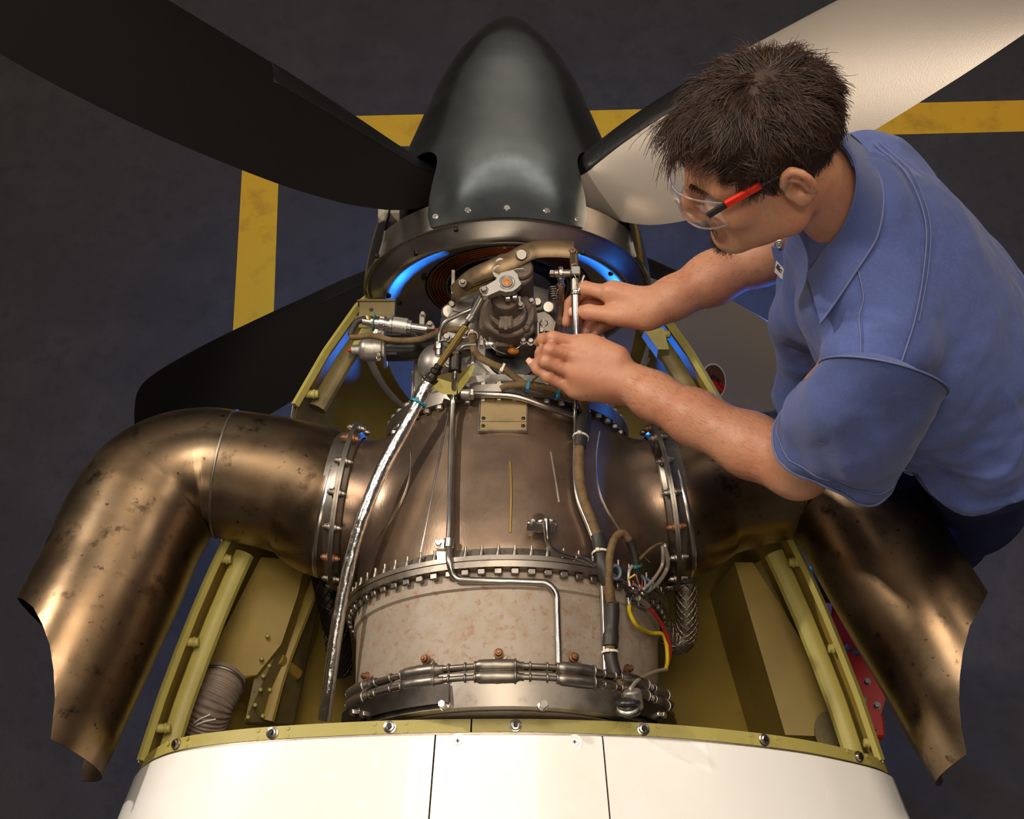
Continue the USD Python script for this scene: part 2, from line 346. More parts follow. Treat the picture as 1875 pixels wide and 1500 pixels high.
wall_m = M('hangar_wall', lin(190, 186, 178), .8)
for nm, c, sz in (('wall_front', (0, 9.1, 3.3), (14, .2, 6.6)), ('wall_back', (0, -6.1, 3.3), (14, .2, 6.6)), ('wall_left', (-7.1, 1.5, 3.3), (.2, 15, 6.6)), ('wall_right', (7.1, 1.5, 3.3), (.2, 15, 6.6)), ('ceiling', (0, 1.5, 6.7), (14.4, 15.4, .2))):
    tag(obj(nm, box(c, sz), wall_m), kind='structure')

# ---------------------------------------------------------------- propeller
prop = thing('propeller', 'four-bladed aircraft propeller with polished pointed spinner, black and silver blades', 'propeller', (0, .12, H))
SP = [(-.016, .2550), (.03, .2500), (.08, .2410), (.137, .2275), (.19, .210), (.235, .194), (.29, .1745), (.356, .152), (.40, .1365), (.43, .1235), (.474, .102), (.51, .0785), (.54, .056), (.562, .036), (.576, .018), (.582, .008), (.584, .0)]
sp = np.array(SP); ys = np.concatenate([np.linspace(-.016, .5, 40), np.linspace(.5, .584, 16)[1:]])
from scipy.interpolate import PchipInterpolator
rs = PchipInterpolator(sp[:, 0], sp[:, 1])(ys)
outer = [(y, max(r, .0008)) for y, r in zip(ys, rs)]; inner = [(y - .003, max(r - .0045, .0004)) for y, r in zip(ys, rs)]
shell = mani(lathe([(-.016, .0)] + outer + [(.5845, .0)], 160)) - mani(lathe([(-.03, .0), (-.03, .2505)] + inner + [(.58, .0)], 160))
BL = [(-45, 'ul'), (45, 'ur'), (135, 'lr'), (225, 'll')]
def bframe(deg):
    a = math.radians(deg); er = np.array([math.sin(a), 0, math.cos(a)]); return er, np.array([0, 1., 0]), np.array([er[2], 0, -er[0]])
for deg, _ in BL:
    er, ey, et = bframe(deg)
    a = np.linspace(0, math.pi, 14)
    for wmul in (1,):
        pl = [(.078, -.05), (.068, -.02), (.058, .01), (.055, .05), (.055, .118)] + [(.055 * math.cos(q), .118 + .055 * math.sin(q)) for q in a[1:-1]] + [(-.055, .118), (-.055, .05), (-.058, .01), (-.068, -.02), (-.078, -.05)]
        s = slab(pl, .06, .4, (0, 0, H), np.column_stack([et, ey, er]) if np.linalg.det(np.column_stack([et, ey, er])) > 0 else np.column_stack([et, ey, er]))
    v, f = s
    if np.linalg.det(np.column_stack([et, ey, er])) < 0: f = f[:, ::-1]
    shell = shell - mani((v, f))
spin = obj('spinner', shell, spinner_m, prop, 40)
for px, py in ((797, 397), (856, 385), (928, 381), (1001, 386), (1057, 402)):
    p = at(px, py, r=lambda yy: float(np.interp(yy, ys, rs))); n = unit([p[0], -.0, p[2] - H])
    obj('screw', join(turned(p - n * .001, n, [(0, .0065), (.0012, .0065), (.003, .0045)], 16), box(p + n * .0022, (.006, .0012, .0012), frame(n)), box(p + n * .0022, (.0012, .006, .0012), frame(n))), steel_m, spin)
lipg = lathe([(.034, .246), (-.006, .2495), (-.0165, .2495), (-.0175, .2478), (-.0165, .2462), (-.0135, .2450), (-.0145, .2438), (-.0245, .2375), (-.036, .2285), (-.0405, .2245), (-.0425, .221), (-.0425, .217), (-.040, .211), (-.034, .201), (-.027, .189), (-.020, .176), (-.014, .163), (-.009, .153), (-.006, .147), (.004, .144), (.03, .144)][::-1], 160)
bulk = obj('bulkhead', lipg, bulk_m, prop)
for px, py in ((835, 429), (762, 459), (1067, 452), (1118, 494), (712, 533), (690, 483), (1160, 515), (732, 555), (776, 520), (776, 528)):
    p = at(px, py, y=-.03); p[1] = float(np.interp(math.hypot(p[0], p[2] - H), [.15, .176, .201, .217, .221, .2285, .2438], [-.008, -.020, -.034, -.0425, -.0425, -.036, -.0145])) + .001
    obj('screw', turned(p + [0, -.002, 0], (0, -1, 0), [(-.004, .0042), (.002, .0042), (.003, .003)], 10), dark_m, bulk)
for px, py in ((931, 434), (924, 447), (945, 448)):
    p = at(px, py, y=-.014 if py > 440 else -.022); obj('bolt', bolt(p, (0, -1, 0), .0045, .006), brass_m if py < 440 else steel_m, bulk)
slip = obj('slip_ring', lathe([(.01, .143), (-.006, .143), (-.006, .1405), (0, .14), (0, .112), (-.006, .111), (-.006, .106), (.02, .106)][::-1], 128), steel2_m, prop)
for i in range(5):
    r = .138 - i * .0058
    obj('conductor_ring', revolve([(.0025 * math.sin(a) - .0025, r + .0022 * math.cos(a)) for a in np.linspace(0, 2 * math.pi, 9)], 112, (0, 0, H), (0, 1, 0)), copper_m, slip)
hub = obj('hub', lathe([(-.01, .0), (-.01, .1), (.03, .105), (.06, .1), (.08, .09), (.18, .09), (.24, .07), (.32, .05), (.34, 0)], 64), dark_m, prop)
for sx in (-1, 1):
    obj('counterweight', box((sx * .2, .085, H + .08), (.05, .05, .09), None, .012), hub_m, hub)
ST = np.array([  # r, chord, pitch, thickness / chord, axis position along the chord from the leading edge
    [.10, .082, 112, .95, .5], [.155, .084, 112, .9, .5], [.20, .105, 111, .6, .46], [.25, .150, 109, .36, .40], [.32, .196, 106, .24, .37], [.42, .232, 102, .17, .36],
    [.55, .252, 98, .125, .36], [.72, .256, 93, .095, .37], [.90, .246, 88, .075, .39], [1.03, .226, 85, .065, .41], [1.10, .206, 84, .06, .43], [1.145, .178, 83.5, .055, .46], [1.172, .138, 83, .05, .50], [1.186, .09, 83, .05, .55], [1.192, .03, 83, .06, .6]])
sti = PchipInterpolator(ST[:, 0], ST[:, 1:])
def section(r, u, side, off=0):
    """Point of the blade at station r, chord fraction u from the leading edge, side +1 camber, -1 flat face."""
    c, b, t, ax = sti(r)
    th = 5 * t * (.2969 * np.sqrt(u) - .126 * u - .3516 * u ** 2 + .2843 * u ** 3 - .1036 * u ** 4)
    rnd = np.clip((.24 - r) / .08, 0, 1); th = th * (1 - rnd) + rnd * t * np.sqrt(np.maximum(u * (1 - u), 0))
    cam_ = .035 * 4 * u * (1 - u) * (1 - rnd)
    h = (cam_ + side * th * (1.0 if side > 0 else .75)) * c + side * off
    return (ax - u) * c, h, math.radians(b)
uu = .5 - .5 * np.cos(np.linspace(0, math.pi, 22))
rr = np.concatenate([np.linspace(.1, 1.1, 50), np.linspace(1.1, 1.192, 16)[1:]])
def blade_pts(deg, rs, us, side, off=0):
    er, ey, et = bframe(deg); V = []
    for r in rs:
        for u in us:
            x, h, b = section(r, u, side, off)
            c = math.cos(b) * et + math.sin(b) * ey; n = -math.sin(b) * et + math.cos(b) * ey
            V.append(np.array([0, .12, H]) + er * r + c * x + n * h)
    return np.array(V)
BLAB = {'ul': 'black rear face of the blade reaching to the upper left corner', 'ur': 'bright silver face of the blade reaching to the upper right corner', 'lr': 'grey blade below the mechanic\'s arms with a round maker\'s badge', 'll': 'black blade behind the left exhaust stack'}
for deg, nm in BL:
    V = blade_pts(deg, rr, uu, 1); b = obj('blade', arr((V, grid_faces(len(rr), len(uu)))), grey_m, prop, True, label=BLAB[nm])
    V = blade_pts(deg, rr, uu, -1); obj('black_face', arr((V, grid_faces(len(rr), len(uu))[:, ::-1])), black_m, b, True)
    rb = np.linspace(.19, .535, 24); bl = .16
    ua = np.linspace(1, 0, 9) ** 1.7; bw_ = lambda r: min(.36, .046 / float(sti(r)[0])); A = np.array([blade_pts(deg, [r], ua * bw_(r), 1, .0015) for r in rb]); B = np.array([blade_pts(deg, [r], ua[::-1] * bw_(r), -1, .0015) for r in rb])
    P = np.concatenate([A, B[:, 1:]], 1)
    obj('deice_boot', thick(P.reshape(-1, 3), 24, 17, .0025), boot_m, b, True)
    if nm == 'lr':
        er, ey, et = bframe(deg)
        tgt = at(1307, 698, d=3.4); best = None
        for r in np.linspace(.4, .9, 51):
            for u in np.linspace(.1, .9, 41):
                q = blade_pts(deg, [r], [u], 1)[0]; w = q - CAM; dd = w @ FW
                e = (937.5 + FPX * (w @ RT) / dd - 1307) ** 2 + (750 - FPX * (w @ UPV) / dd - 698) ** 2
                if best is None or e < best[0]: best = (e, r, u, q)
        _, r0, u0, q = best
        q1 = blade_pts(deg, [r0 + .02], [u0], 1)[0]; q2 = blade_pts(deg, [r0], [u0 - .05], 1)[0]
        ex = unit(q1 - q); nn = unit(np.cross(ex, q2 - q)); nn = nn if nn @ (CAM - q) > 0 else -nn; ex = unit(ex * .8 + np.cross(nn, ex) * .0); Rb = np.column_stack([ex, np.cross(nn, ex), nn]); q = q + nn * .0015
        ci = lambda R, n=40, k=1.: [(R * math.cos(a), R * k * math.sin(a)) for a in np.linspace(0, 2 * math.pi, n, endpoint=False)]
        bw = M('badge_white', lin(224, 216, 206), .4); bb = M('badge_brown', lin(98, 58, 34), .4); br = M('badge_red', lin(206, 24, 16), .4); bk = M('badge_black', lin(14, 12, 11), .4)
        dk = obj('badge', slab(ci(.0365), 0, .0006, q, Rb), bw, b, label='round white rimmed badge with a brown field and a red band')
        obj('badge_field', slab(ci(.033), 0, .0012, q, Rb), bb, dk)
        P_ = Polygon(ci(.033)).intersection(Polygon([(-.04, -.016), (.04, .004), (.04, -.016), (-.0, -.03), (-.04, -.03)]))
        band = Polygon(ci(.033)).intersection(Polygon([(-.04, -.010), (-.02, -.012), (.04, .006), (.04, -.010), (.02, -.014), (-.04, -.022)]))
        band = Polygon(ci(.033)).intersection(Polygon([(-.04, .002), (.04, .004), (.04, -.014), (-.04, -.008)]))
        obj('badge_band', slab(band, .001, .0018, q, Rb), br, dk)
        tx = meshkit.text_mesh('HARTZELL', .0095, .0006, True); w_ = tx.bounds[1][0]; tv = np.array(tx.vertices); tv[:, 0] = (tv[:, 0] - w_ / 2) * .056 / w_; tv[:, 1] += .0015 - .3 * abs(tv[:, 0]) ** 2 * 40; tv[:, 2] += .0016
        obj('badge_lettering', (tv @ Rb.T + q, np.array(tx.faces)), bk, dk, False)

# ---------------------------------------------------------------- engine core
PY = np.array([[-.90, .235], [-.62, .243], [-.60, .245], [-.55, .2405], [-.48, .229], [-.40, .212], [-.33, .197], [-.30, .190], [-.27, .176], [-.24, .166], [-.20, .152], [-.12, .132], [-.05, .11], [0, .1]])
prof = PchipInterpolator(PY[:, 0], PY[:, 1])
PORT = {-1: np.array([-.266, -.43, 1.66]), 1: np.array([.258, -.43, 1.66])}
PDIR = {s: unit([s, .148, 0]) for s in (-1, 1)}
def smin(a, b, k): h = np.maximum(k - np.abs(a - b), 0) / k; return np.minimum(a, b) - h * h * k * .25
def eng_sdf(X, Y, Z):
    d = (np.sqrt(X * X + (Z - H) ** 2) - prof(np.clip(Y, -.9, 0))) * .95
    for s in (-1, 1):
        p, u = PORT[s], PDIR[s]; a = (X - p[0]) * u[0] + (Y - p[1]) * u[1]; q = np.sqrt(np.maximum((X - p[0]) ** 2 + (Y - p[1]) ** 2 + (Z - p[2]) ** 2 - a * a, 0)) - .117 - .006 * np.clip(a / .1, -1, 0)
        d = smin(d, np.maximum(q, np.maximum(a, -a - .24)), .045)
    return d
def on(px, py, off=0.):
    """The point over the engine's skin, off metres proud of it, that the photograph shows at a pixel."""
    v = FW + RT * (px - 937.5) / FPX + UPV * (750 - py) / FPX; t = 2.3
    for _ in range(80):
        q = CAM + v * t; d = float(eng_sdf(*[np.array([c]) for c in q])[0]) - off
        if d < 2e-4: break
        t += d * .8
    return q
def ond(pts): return np.array([on(*p) for p in pts])
eng = thing('turboprop_engine', 'exposed turboprop engine with tan mottled rear case and shiny exhaust duct', 'engine', (0, -.5, H - .25))
obj('generator_case', lathe([(-.625, .2), (-.625, .2435), (-.63, .247), (-.652, .2475), (-.655, .243), (-.70, .2425), (-.84, .237), (-.84, .2)], 160), case_m, eng, 30, label='tan case mottled with rust coloured spots')
F = Field(np.arange(-.285, .281, .0042), np.arange(-.61, -.29, .0042), np.arange(H - .26, H + .262, .0042))
F.add(lambda X, Y, Z: np.maximum(eng_sdf(X, Y, Z), np.maximum(-Y - .602, Y + .302)), (-.3, -.62, 1.3), (.3, -.28, 2), .002)
obj('exhaust_duct', F.mesh(4), duct_m, eng, True, label='shiny heat stained exhaust duct with a pipe stub on each side')
fl = obj('case_flange', lathe([(-.64, .243), (-.627, .244), (-.6255, .262), (-.6165, .2625), (-.616, .2605), (-.615, .2605), (-.6145, .2625), (-.607, .262), (-.606, .25), (-.59, .245)][::-1], 160), steel2_m, eng)
for i in range(64):
    a = (i + .5) * 2 * math.pi / 64
    if math.sin(a) < -.25: continue
    n = np.array([math.cos(a), 0, math.sin(a)]); p = np.array([0, 0, H]) + n * .2545; t = np.array([-math.sin(a), 0, math.cos(a)])
    obj('flange_bolt', join(box(p + [0, -.631, 0], (.0125, .010, .0075), np.column_stack([t, [0, 1, 0], n]), .0015), cyl(p + [0, -.606, 0], p + [0, -.597, 0], .0042, .0036, 8), cyl(p + [0, -.634, 0], p + [0, -.589, 0], .0022, seg=6)), steel2_m, fl, 40)
for i, (seam) in enumerate([[(733, 772), (748, 812), (752, 850), (745, 890), (728, 930), (700, 975), (668, 1025)], [(1098, 790), (1092, 830), (1092, 872), (1103, 915), (1125, 955), (1150, 992), (1190, 1030)],
                            [(826, 735), (812, 800), (798, 870), (783, 950), (770, 1012)], [(1009, 828), (1018, 880), (1024, 920)], [(934, 845), (936, 900), (934, 975)]]):
    obj('weld_seam', sweep(spline([on(*p, .0006) for p in seam], 5), .0016 if i != 4 else .0022, 6, .6), (brass_m if i == 4 else steel_m), eng)
af = obj('front_flange', lathe([(-.318, .19), (-.317, .206), (-.296, .2065), (-.295, .198), (-.286, .197), (-.285, .175)][::-1], 144), steel2_m, eng)
for i in range(30):
    a = math.radians(-20 + 220 * (i + .5) / 30); n = np.array([math.cos(a), 0, math.sin(a)]); p = np.array([0, -.318, H]) + n * .2005
    obj('flange_bolt', join(hexa(p, (0, -1, 0), .0058, .006), hexa(p + [0, .022, 0], (0, 1, 0), .0062, .007), cyl(p - [0, .001, 0], p + [0, .024, 0], .003, seg=6)), alu_m, af)
gb = obj('reduction_gearbox', lathe([(-.29, .0), (-.29, .186), (-.268, .184), (-.262, .172), (-.235, .166), (-.23, .158), (-.19, .15), (-.185, .142), (-.13, .132), (-.125, .122), (-.06, .112), (-.055, .09), (-.04, .085), (-.012, .08), (-.012, .0)][::-1], 128), alu_m, eng, 30)
for i in range(16):
    a = math.radians(-10 + 200 * i / 15); n = np.array([math.cos(a), 0, math.sin(a)])
    obj('rib', box(np.array([0, -.21, H]) + n * .158, (.006, .07, .016), np.column_stack([[-n[2], 0, n[0]], [0, 1, 0], n])), alu_m, gb)
band = obj('rear_band', lathe([(-.785, .25), (-.7855, .262), (-.79, .2645), (-.838, .2615), (-.84, .25)][::-1], 144, math.radians(30), math.radians(150)), steel2_m, eng)
for px, py in ((815, 1293), (993, 1293), (676, 1310)):
    p = at(px, py, r=.2625); n = unit([p[0], 0, p[2] - H]); obj('bolt', bolt(p, n, .0065, .012), steel_m, band)
# data plate
def plate_at(c, w, h, th): pass
pc = [on(878, 728, .004), on(966, 728, .004), on(966, 791, .004), on(878, 791, .004)]
c0 = sum(pc) / 4; ex = unit(pc[1] - pc[0]); nz = unit(np.cross(ex, pc[0] - pc[3])); Rp = np.column_stack([ex, np.cross(nz, ex), nz])
wd, ht_ = np.linalg.norm(pc[1] - pc[0]), np.linalg.norm(pc[0] - pc[3])
dp = obj('data_plate', join(box(c0, (wd, ht_, .0025), Rp), box(c0 - Rp[:, 1] * (ht_ / 2) + Rp[:, 2] * .001, (wd * 1.0, .0025, .007), Rp), box(c0 - Rp[:, 0] * wd / 2, (.003, ht_, .006), Rp)), steel2_m, eng)
obj('plate_panel', box(c0 + Rp[:, 1] * ht_ * .12 + Rp[:, 2] * .002, (wd * .95, ht_ * .68, .0015), Rp), plate_m, dp, label='tan upper name plate')
obj('plate_panel', box(c0 - Rp[:, 1] * ht_ * .36 + Rp[:, 2] * .002, (wd * .95, ht_ * .24, .0015), Rp), plate_m, dp)
for sx in (-1, 1):
    for sy in (-.14, -.36): obj('rivet', turned(c0 + Rp[:, 0] * wd * .41 * sx + Rp[:, 1] * ht_ * sy + Rp[:, 2] * .0025, nz, [(0, .0035), (.0012, .003), (.002, .0015)], 10), dark_m, dp)

# ---------------------------------------------------------------- exhaust stacks
def stack(name, label, pix, rad, cut, zs, sgn):
    f0 = PORT[sgn]; pts = [f0, f0 + PDIR[sgn] * .03] + [at(a, b, z=z) for (a, b), z in zip(pix, zs)]
    path = spline(pts, 9); rr_ = np.interp(np.linspace(0, 1, len(path)), np.linspace(0, 1, len(pts)), [.123, .122] + rad)
    t = thing(name, label, 'exhaust pipe', f0)
    o = mani(sweep(path, rr_, 72)); tang = unit(path[-1] - path[-2]); ip = np.vstack([path[:1] - PDIR[sgn] * .02, path, path[-1:] + tang * .05])
    i = mani(sweep(ip, np.concatenate([[rr_[0]], rr_, [rr_[-1]]]) - .0028, 72))
    c = mani(slab([at(a, b, z=1.76)[:2] for a, b in cut], .9, 2.4))
    body = obj('pipe', (o - i) - c, exh_m, t, 40)
    k = int(len(path) * .32)
    P = np.array([at(*(pix[1]), z=zs[1])]); k = int(np.argmin(np.linalg.norm(path - P, axis=1)))
    td = unit(path[k + 1] - path[k - 1]); obj('weld_seam', revolve([(.0026 * math.cos(a), rr_[k] + .0022 * math.sin(a)) for a in np.linspace(0, 2 * math.pi, 8)], 72, path[k], td), steel2_m, t)
    k2 = 7; td = unit(path[k2 + 1] - path[k2 - 1]); obj('weld_seam', revolve([(.004 * math.cos(a), rr_[k2] + .0012 * math.sin(a)) for a in np.linspace(0, 2 * math.pi, 8)], 72, path[k2], td), steel_m, t)
    u = PDIR[sgn]
    fl = obj('flange', revolve([(-.012, .119), (-.010, .124), (-.0035, .128), (-.003, .1405), (.0005, .141), (.001, .1405), (.0045, .141), (.005, .129), (.012, .124), (.03, .1215)][::-1], 96, f0, u), steel2_m, t)
    R = frame(u)
    for j in range(15):
        a = j * 2 * math.pi / 15 + .1; n = R[:, 0] * math.cos(a) + R[:, 1] * math.sin(a); p = f0 + n * .1335
        if n[2] < -.75: continue
        obj('nut', join(capnut(p + u * .004, u, .0066, .013), capnut(p - u * .003, -u, .0062, .012), cyl(p - u * .006, p + u * .006, .003, seg=6)), rust_m if j % 4 == 1 else steel2_m, fl, 40)
    return t
lp = [(540, 893), (415, 868), (370, 866), (327, 878), (290, 902), (262, 938), (235, 988), (203, 1062), (163, 1143), (127, 1220), (93, 1291), (54, 1370)]
lc = [(0, 1066), (28, 1090), (52, 1109), (75, 1130), (95, 1165), (110, 1205), (117, 1250), (119, 1300), (113, 1350), (109, 1380), (113, 1393), (132, 1404), (155, 1424), (175, 1440), (175, 1900), (-500, 1900), (-500, 1066)]
rp = [(1310, 895), (1440, 868), (1480, 867), (1518, 880), (1550, 905), (1577, 945), (1603, 992), (1648, 1070), (1700, 1156), (1745, 1230), (1785, 1300), (1830, 1372)]
rc = [(1850, 1030), (1806, 1090), (1760, 1168), (1747, 1215), (1742, 1260), (1742, 1300), (1748, 1345), (1758, 1385), (1760, 1398), (1752, 1410), (1720, 1430), (1700, 1445), (1700, 1900), (2500, 1900), (2500, 1030)]
rad = [.1135, .1085, .110, .114, .118, .120, .120, .119, .1195, .1195, .12, .12]; zs = [1.662, 1.665, 1.666, 1.668, 1.671, 1.675, 1.68, 1.69, 1.70, 1.705, 1.71, 1.715]
stack('exhaust_stack', 'bent brown bronze exhaust pipe with scalloped open end on the left of the engine', lp, rad, lc, zs, -1)
stack('exhaust_stack', 'bent sooty dark exhaust pipe on the right of the engine below the mechanic\'s sleeve', rp, [.1135, .1085, .109, .111, .113, .113, .112, .112, .112, .112, .112, .112], rc, zs, 1)

# ---------------------------------------------------------------- nacelle
nac = thing('engine_nacelle', 'open white engine nacelle with olive green primed inner walls', 'aircraft nacelle', (0, -.5, 1.1))
EL = np.array([[0.0, .235, 1.62], [-.027, .263, 1.62], [-.12, .318, 1.62], [-.225, .368, 1.62], [-.24, .373, 1.60], [-.27, .386, 1.53], [-.36, .424, 1.52], [-.44, .456, 1.53], [-.462, .465, 1.60], [-.47, .469, 1.625], [-.53, .492, 1.625], [-.60, .516, 1.625], [-.67, .5375, 1.625], [-.745, .559, 1.623], [-.85, .584, 1.62]])
yn = np.unique(np.concatenate([np.linspace(-.02, -.85, 60), EL[:, 0]]))[::-1]
wn = np.interp(-yn, -EL[:, 0], EL[:, 1]); zn = np.interp(-yn, -EL[:, 0], EL[:, 2])
ph = np.linspace(0, math.pi, 49)
def trough(dw, dz):
    V = []
    for y, w, z in zip(yn, wn, zn):
        zb = 1.19 - .06 * (-y); c = np.cos(ph); s = np.sin(ph); full = np.sign(c) * np.abs(c) ** .75; dp_ = np.abs(s) ** .8
        yy_ = np.minimum(y, -.02 - .06 * dp_ ** .7 * np.clip((y + .3) / .28, 0, 1)) ; x = .006 * (-y / .85) - (w + dw) * full; zz = 1.62 - (1.62 - zb + dz) * dp_
        zz = np.where(np.abs(full) > .995, z, np.minimum(zz, z)); V.append(np.stack([x, yy_, zz], 1))
    return np.vstack(V)
obj('inner_skin', arr((trough(0, 0), grid_faces(len(yn), 49))), olive_m, nac, 30, label='olive green primed inside of the nacelle')
obj('outer_skin', arr((trough(.008, .01), grid_faces(len(yn), 49))), white_m, nac, 30)
for s, (a, b) in [(-1, (0, .225)), (-1, (.47, .848)), (1, (0, .225)), (1, (.47, .848))]:
    yy = np.linspace(-a, -b, 24); ww = np.interp(-yy, -EL[:, 0], EL[:, 1])
    P = np.stack([s * (ww + .003) + .006 * (-yy / .85), yy, np.full_like(yy, 1.623)], 1)
    obj('edge_rail', sweep(P, .0075, 4, 1.0), olive_l, nac, 20, label='pale green edge of the side wall')
    # stiffener inboard of the edge
    P2 = P + np.array([-s * .030, 0, -.035]); obj('stiffener', sweep(P2[1:-1], .017, 10, .8), tan_m if b < .3 else olive_l, nac)
for s, L in [(-1, [(411, 1024), (351, 1176), (299, 1334), (571, 722), (648, 584)]), (1, [(1457, 1030), (1530, 1188), (1595, 1361), (1215, 612)])]:
    for px, py in L:
        p = at(px, py, z=1.612); obj('latch_stud', cyl(p - np.array([s * .012, 0, 0]), p + np.array([s * .012, 0, 0]), .0075, seg=14), olive_l, nac)
        obj('latch_stud', cyl(p - np.array([s * .006, 0, 0]), p - np.array([s * .002, 0, 0]), .0092, seg=14), olive_l, nac)
# arch of the fire wall, its strip and the white panels behind it
top = [(262, 1393), (275, 1378), (300, 1362), (340, 1349), (400, 1340), (480, 1332), (590, 1325), (700, 1320), (800, 1317.5), (905, 1316.5), (1000, 1317), (1100, 1320), (1200, 1325), (1300, 1333), (1400, 1344), (1480, 1356), (1550, 1371), (1595, 1383), (1620, 1395)]
A0 = np.array([at(a, b, y=-.845) for a, b in top]); A0 = spline(A0, 5)
A0 = np.vstack([[A0[0] + [-.004, 0, -.42], A0[0] + [-.004, 0, -.2], A0[0] + [-.003, 0, -.06]], A0, [A0[-1] + [.003, 0, -.06], A0[-1] + [.004, 0, -.2], A0[-1] + [.004, 0, -.42]]])
def arch(y, off):
    k = 1 + .52 * (-.845 - y); P = A0.copy(); P[:, 0] = .010 + (P[:, 0] - .010) * k; P[:, 1] = y; t = np.gradient(A0, axis=0); n = np.stack([-t[:, 2], 0 * t[:, 0], t[:, 0]], 1); n /= np.linalg.norm(n, axis=1)[:, None]
    return P + n * off
def archstrip(y0, y1, off, th, i0=0, i1=None, n=2):
    i1 = i1 or len(A0); V = np.vstack([arch(y, off)[i0:i1] for y in np.linspace(y0, y1, n)]); return thick(V, n, i1 - i0, -th if False else th)
mid = len(A0) // 2 - 2
for (i0, i1) in ((0, mid + 1), (mid, len(A0))):
    V = np.vstack([arch(y, 0)[i0:i1] for y in (-.845, -.8645)]); V.reshape(2, -1, 3)[:, -1 if i0 == 0 else 0, 0] += -.0012 if i0 == 0 else .0012
    obj('firewall_strip', thick(V, 2, i1 - i0, .006), olive_l, nac, 30, label='pale green strip along the front of the white panels')
obj('seal', archstrip(-.8647, -.8675, -.001, .008), steel2_m, nac, 30)
xs = arch(-.9, 0)[:, 0]
ip = [0, int(np.argmin(abs(xs - at(787, 1400, z=1.9)[0]))), int(np.argmin(abs(xs - at(1101, 1400, z=1.9)[0]))), len(A0) - 1]
def panel(i0, i1, gl, gr, nm, lb):
    V = []
    ys_ = np.concatenate([[-.8678, -.8693], np.linspace(-.872, -1.45, 12)])
    for j, y in enumerate(ys_):
        P = arch(y, .0035 if j > 1 else [0.000, .0025][j])[i0:i1 + 1].copy(); P[0, 0] += gl; P[-1, 0] -= gr; V.append(P)
    return obj(nm, thick(np.vstack(V), len(ys_), i1 - i0 + 1, .004), white_m, nac, 30, label=lb)
p1 = panel(ip[0], ip[1], 0, .0012, 'cowl_panel', 'white panel left of the seams'); p2 = panel(ip[1], ip[2], .0012, .0012, 'cowl_panel', 'narrow white centre panel with two screws'); p3 = panel(ip[2], ip[3], .0012, 0, 'cowl_panel', 'white panel right of the seams')
def arch_hit(px, py, off=.0035):
    v = FW + RT * (px - 937.5) / FPX + UPV * (750 - py) / FPX; t = 2.0
    for t in np.arange(2.0, 2.9, .001):
        q = CAM + v * t; P = arch(q[1], off); z = np.interp(q[0], P[3:-3, 0], P[3:-3, 2])
        if q[2] <= z: break
    return q
for px, py in ((838, 1357), (1052, 1359)):
    q = arch_hit(px, py); s = obj('screw', turned(q - [0, 0, .0012], (0, 0, 1), [(0, .0115), (.0016, .0112), (.0017, .0072), (.0012, .007), (.0012, .0066), (.0024, .006)], 28), white_m, p2)
    for R in (0, 1): obj('screw_slot', box(q + [0, 0, .0013], ((.0055, .0016, .0006) if R else (.0016, .0055, .0006))), blackp_m, s)
fs = [(321, 1359), (496, 1336), (713, 1327), (944, 1327), (1178, 1334), (1400, 1352), (1575, 1381)]
for px, py in fs:
    q = at(px, py + 1, y=-.855); k = int(np.argmin(abs(arch(-.855, 0)[:, 0] - q[0]))); P = arch(-.855, 0); tg = unit(P[min(k + 1, len(P) - 1)] - P[k - 1]); n = np.array([-tg[2], 0, tg[0]]); n = n if n[2] > 0 else -n; q[2] = np.interp(q[0], P[3:-3, 0], P[3:-3, 2])
    st = obj('nutplate', turned(q, n, [(0, .0098), (.0015, .0095), (.002, .0075), (.0055, .0068), (.006, .0045), (.003, .004)], 18), steel_m, nac)
    obj('stud', turned(q, n, [(0, .0038), (.008, .0034)], 8), dark_m, st)
    for sx in (-1, 1):
        for dy in (-.006, .006): obj('rivet', turned(q + tg * sx * .0235 + np.array([0, dy, 0]) - n * .001, n, [(0, .0037), (.0016, .0035)], 10), olive_l, st)
for px, py in ((610, 1423), (665, 1421), (690, 1397), (664, 1471), (771, 1445), (772, 1494), (545, 1424), (515, 1425), (470, 1424)):
    q = arch_hit(px, py); obj('rivet', turned(q - [0, 0, .0022], (0, 0, 1), [(0, .0045), (.0026, .0042)], 14), white_m, p1)
def block(topp, z, dz, shift=(0, 0), bz=None):
    T = np.array([at(a, b, z=zz) for (a, b), zz in zip(topp, np.broadcast_to(z, len(topp)))]); c = T.mean(0); B = c + (T - c) * 1.12 + np.array([shift[0], shift[1], -dz]); return T, m3.Manifold.hull_points(np.vstack([T, B]))
# air box on the left
ab = obj('air_box', block([(478, 1020), (560, 1028), (545, 1090), (515, 1180), (470, 1236), (436, 1246), (376, 1242), (378, 1215), (432, 1110)], [1.50, 1.50, 1.50, 1.49, 1.48, 1.47, 1.47, 1.475, 1.49], .26)[1], olive_m, nac, 25)
obj('box_flange', block([(375, 1150), (405, 1130), (398, 1190), (378, 1228), (366, 1222)], 1.475, .1)[1], olive_m, nac, 25)
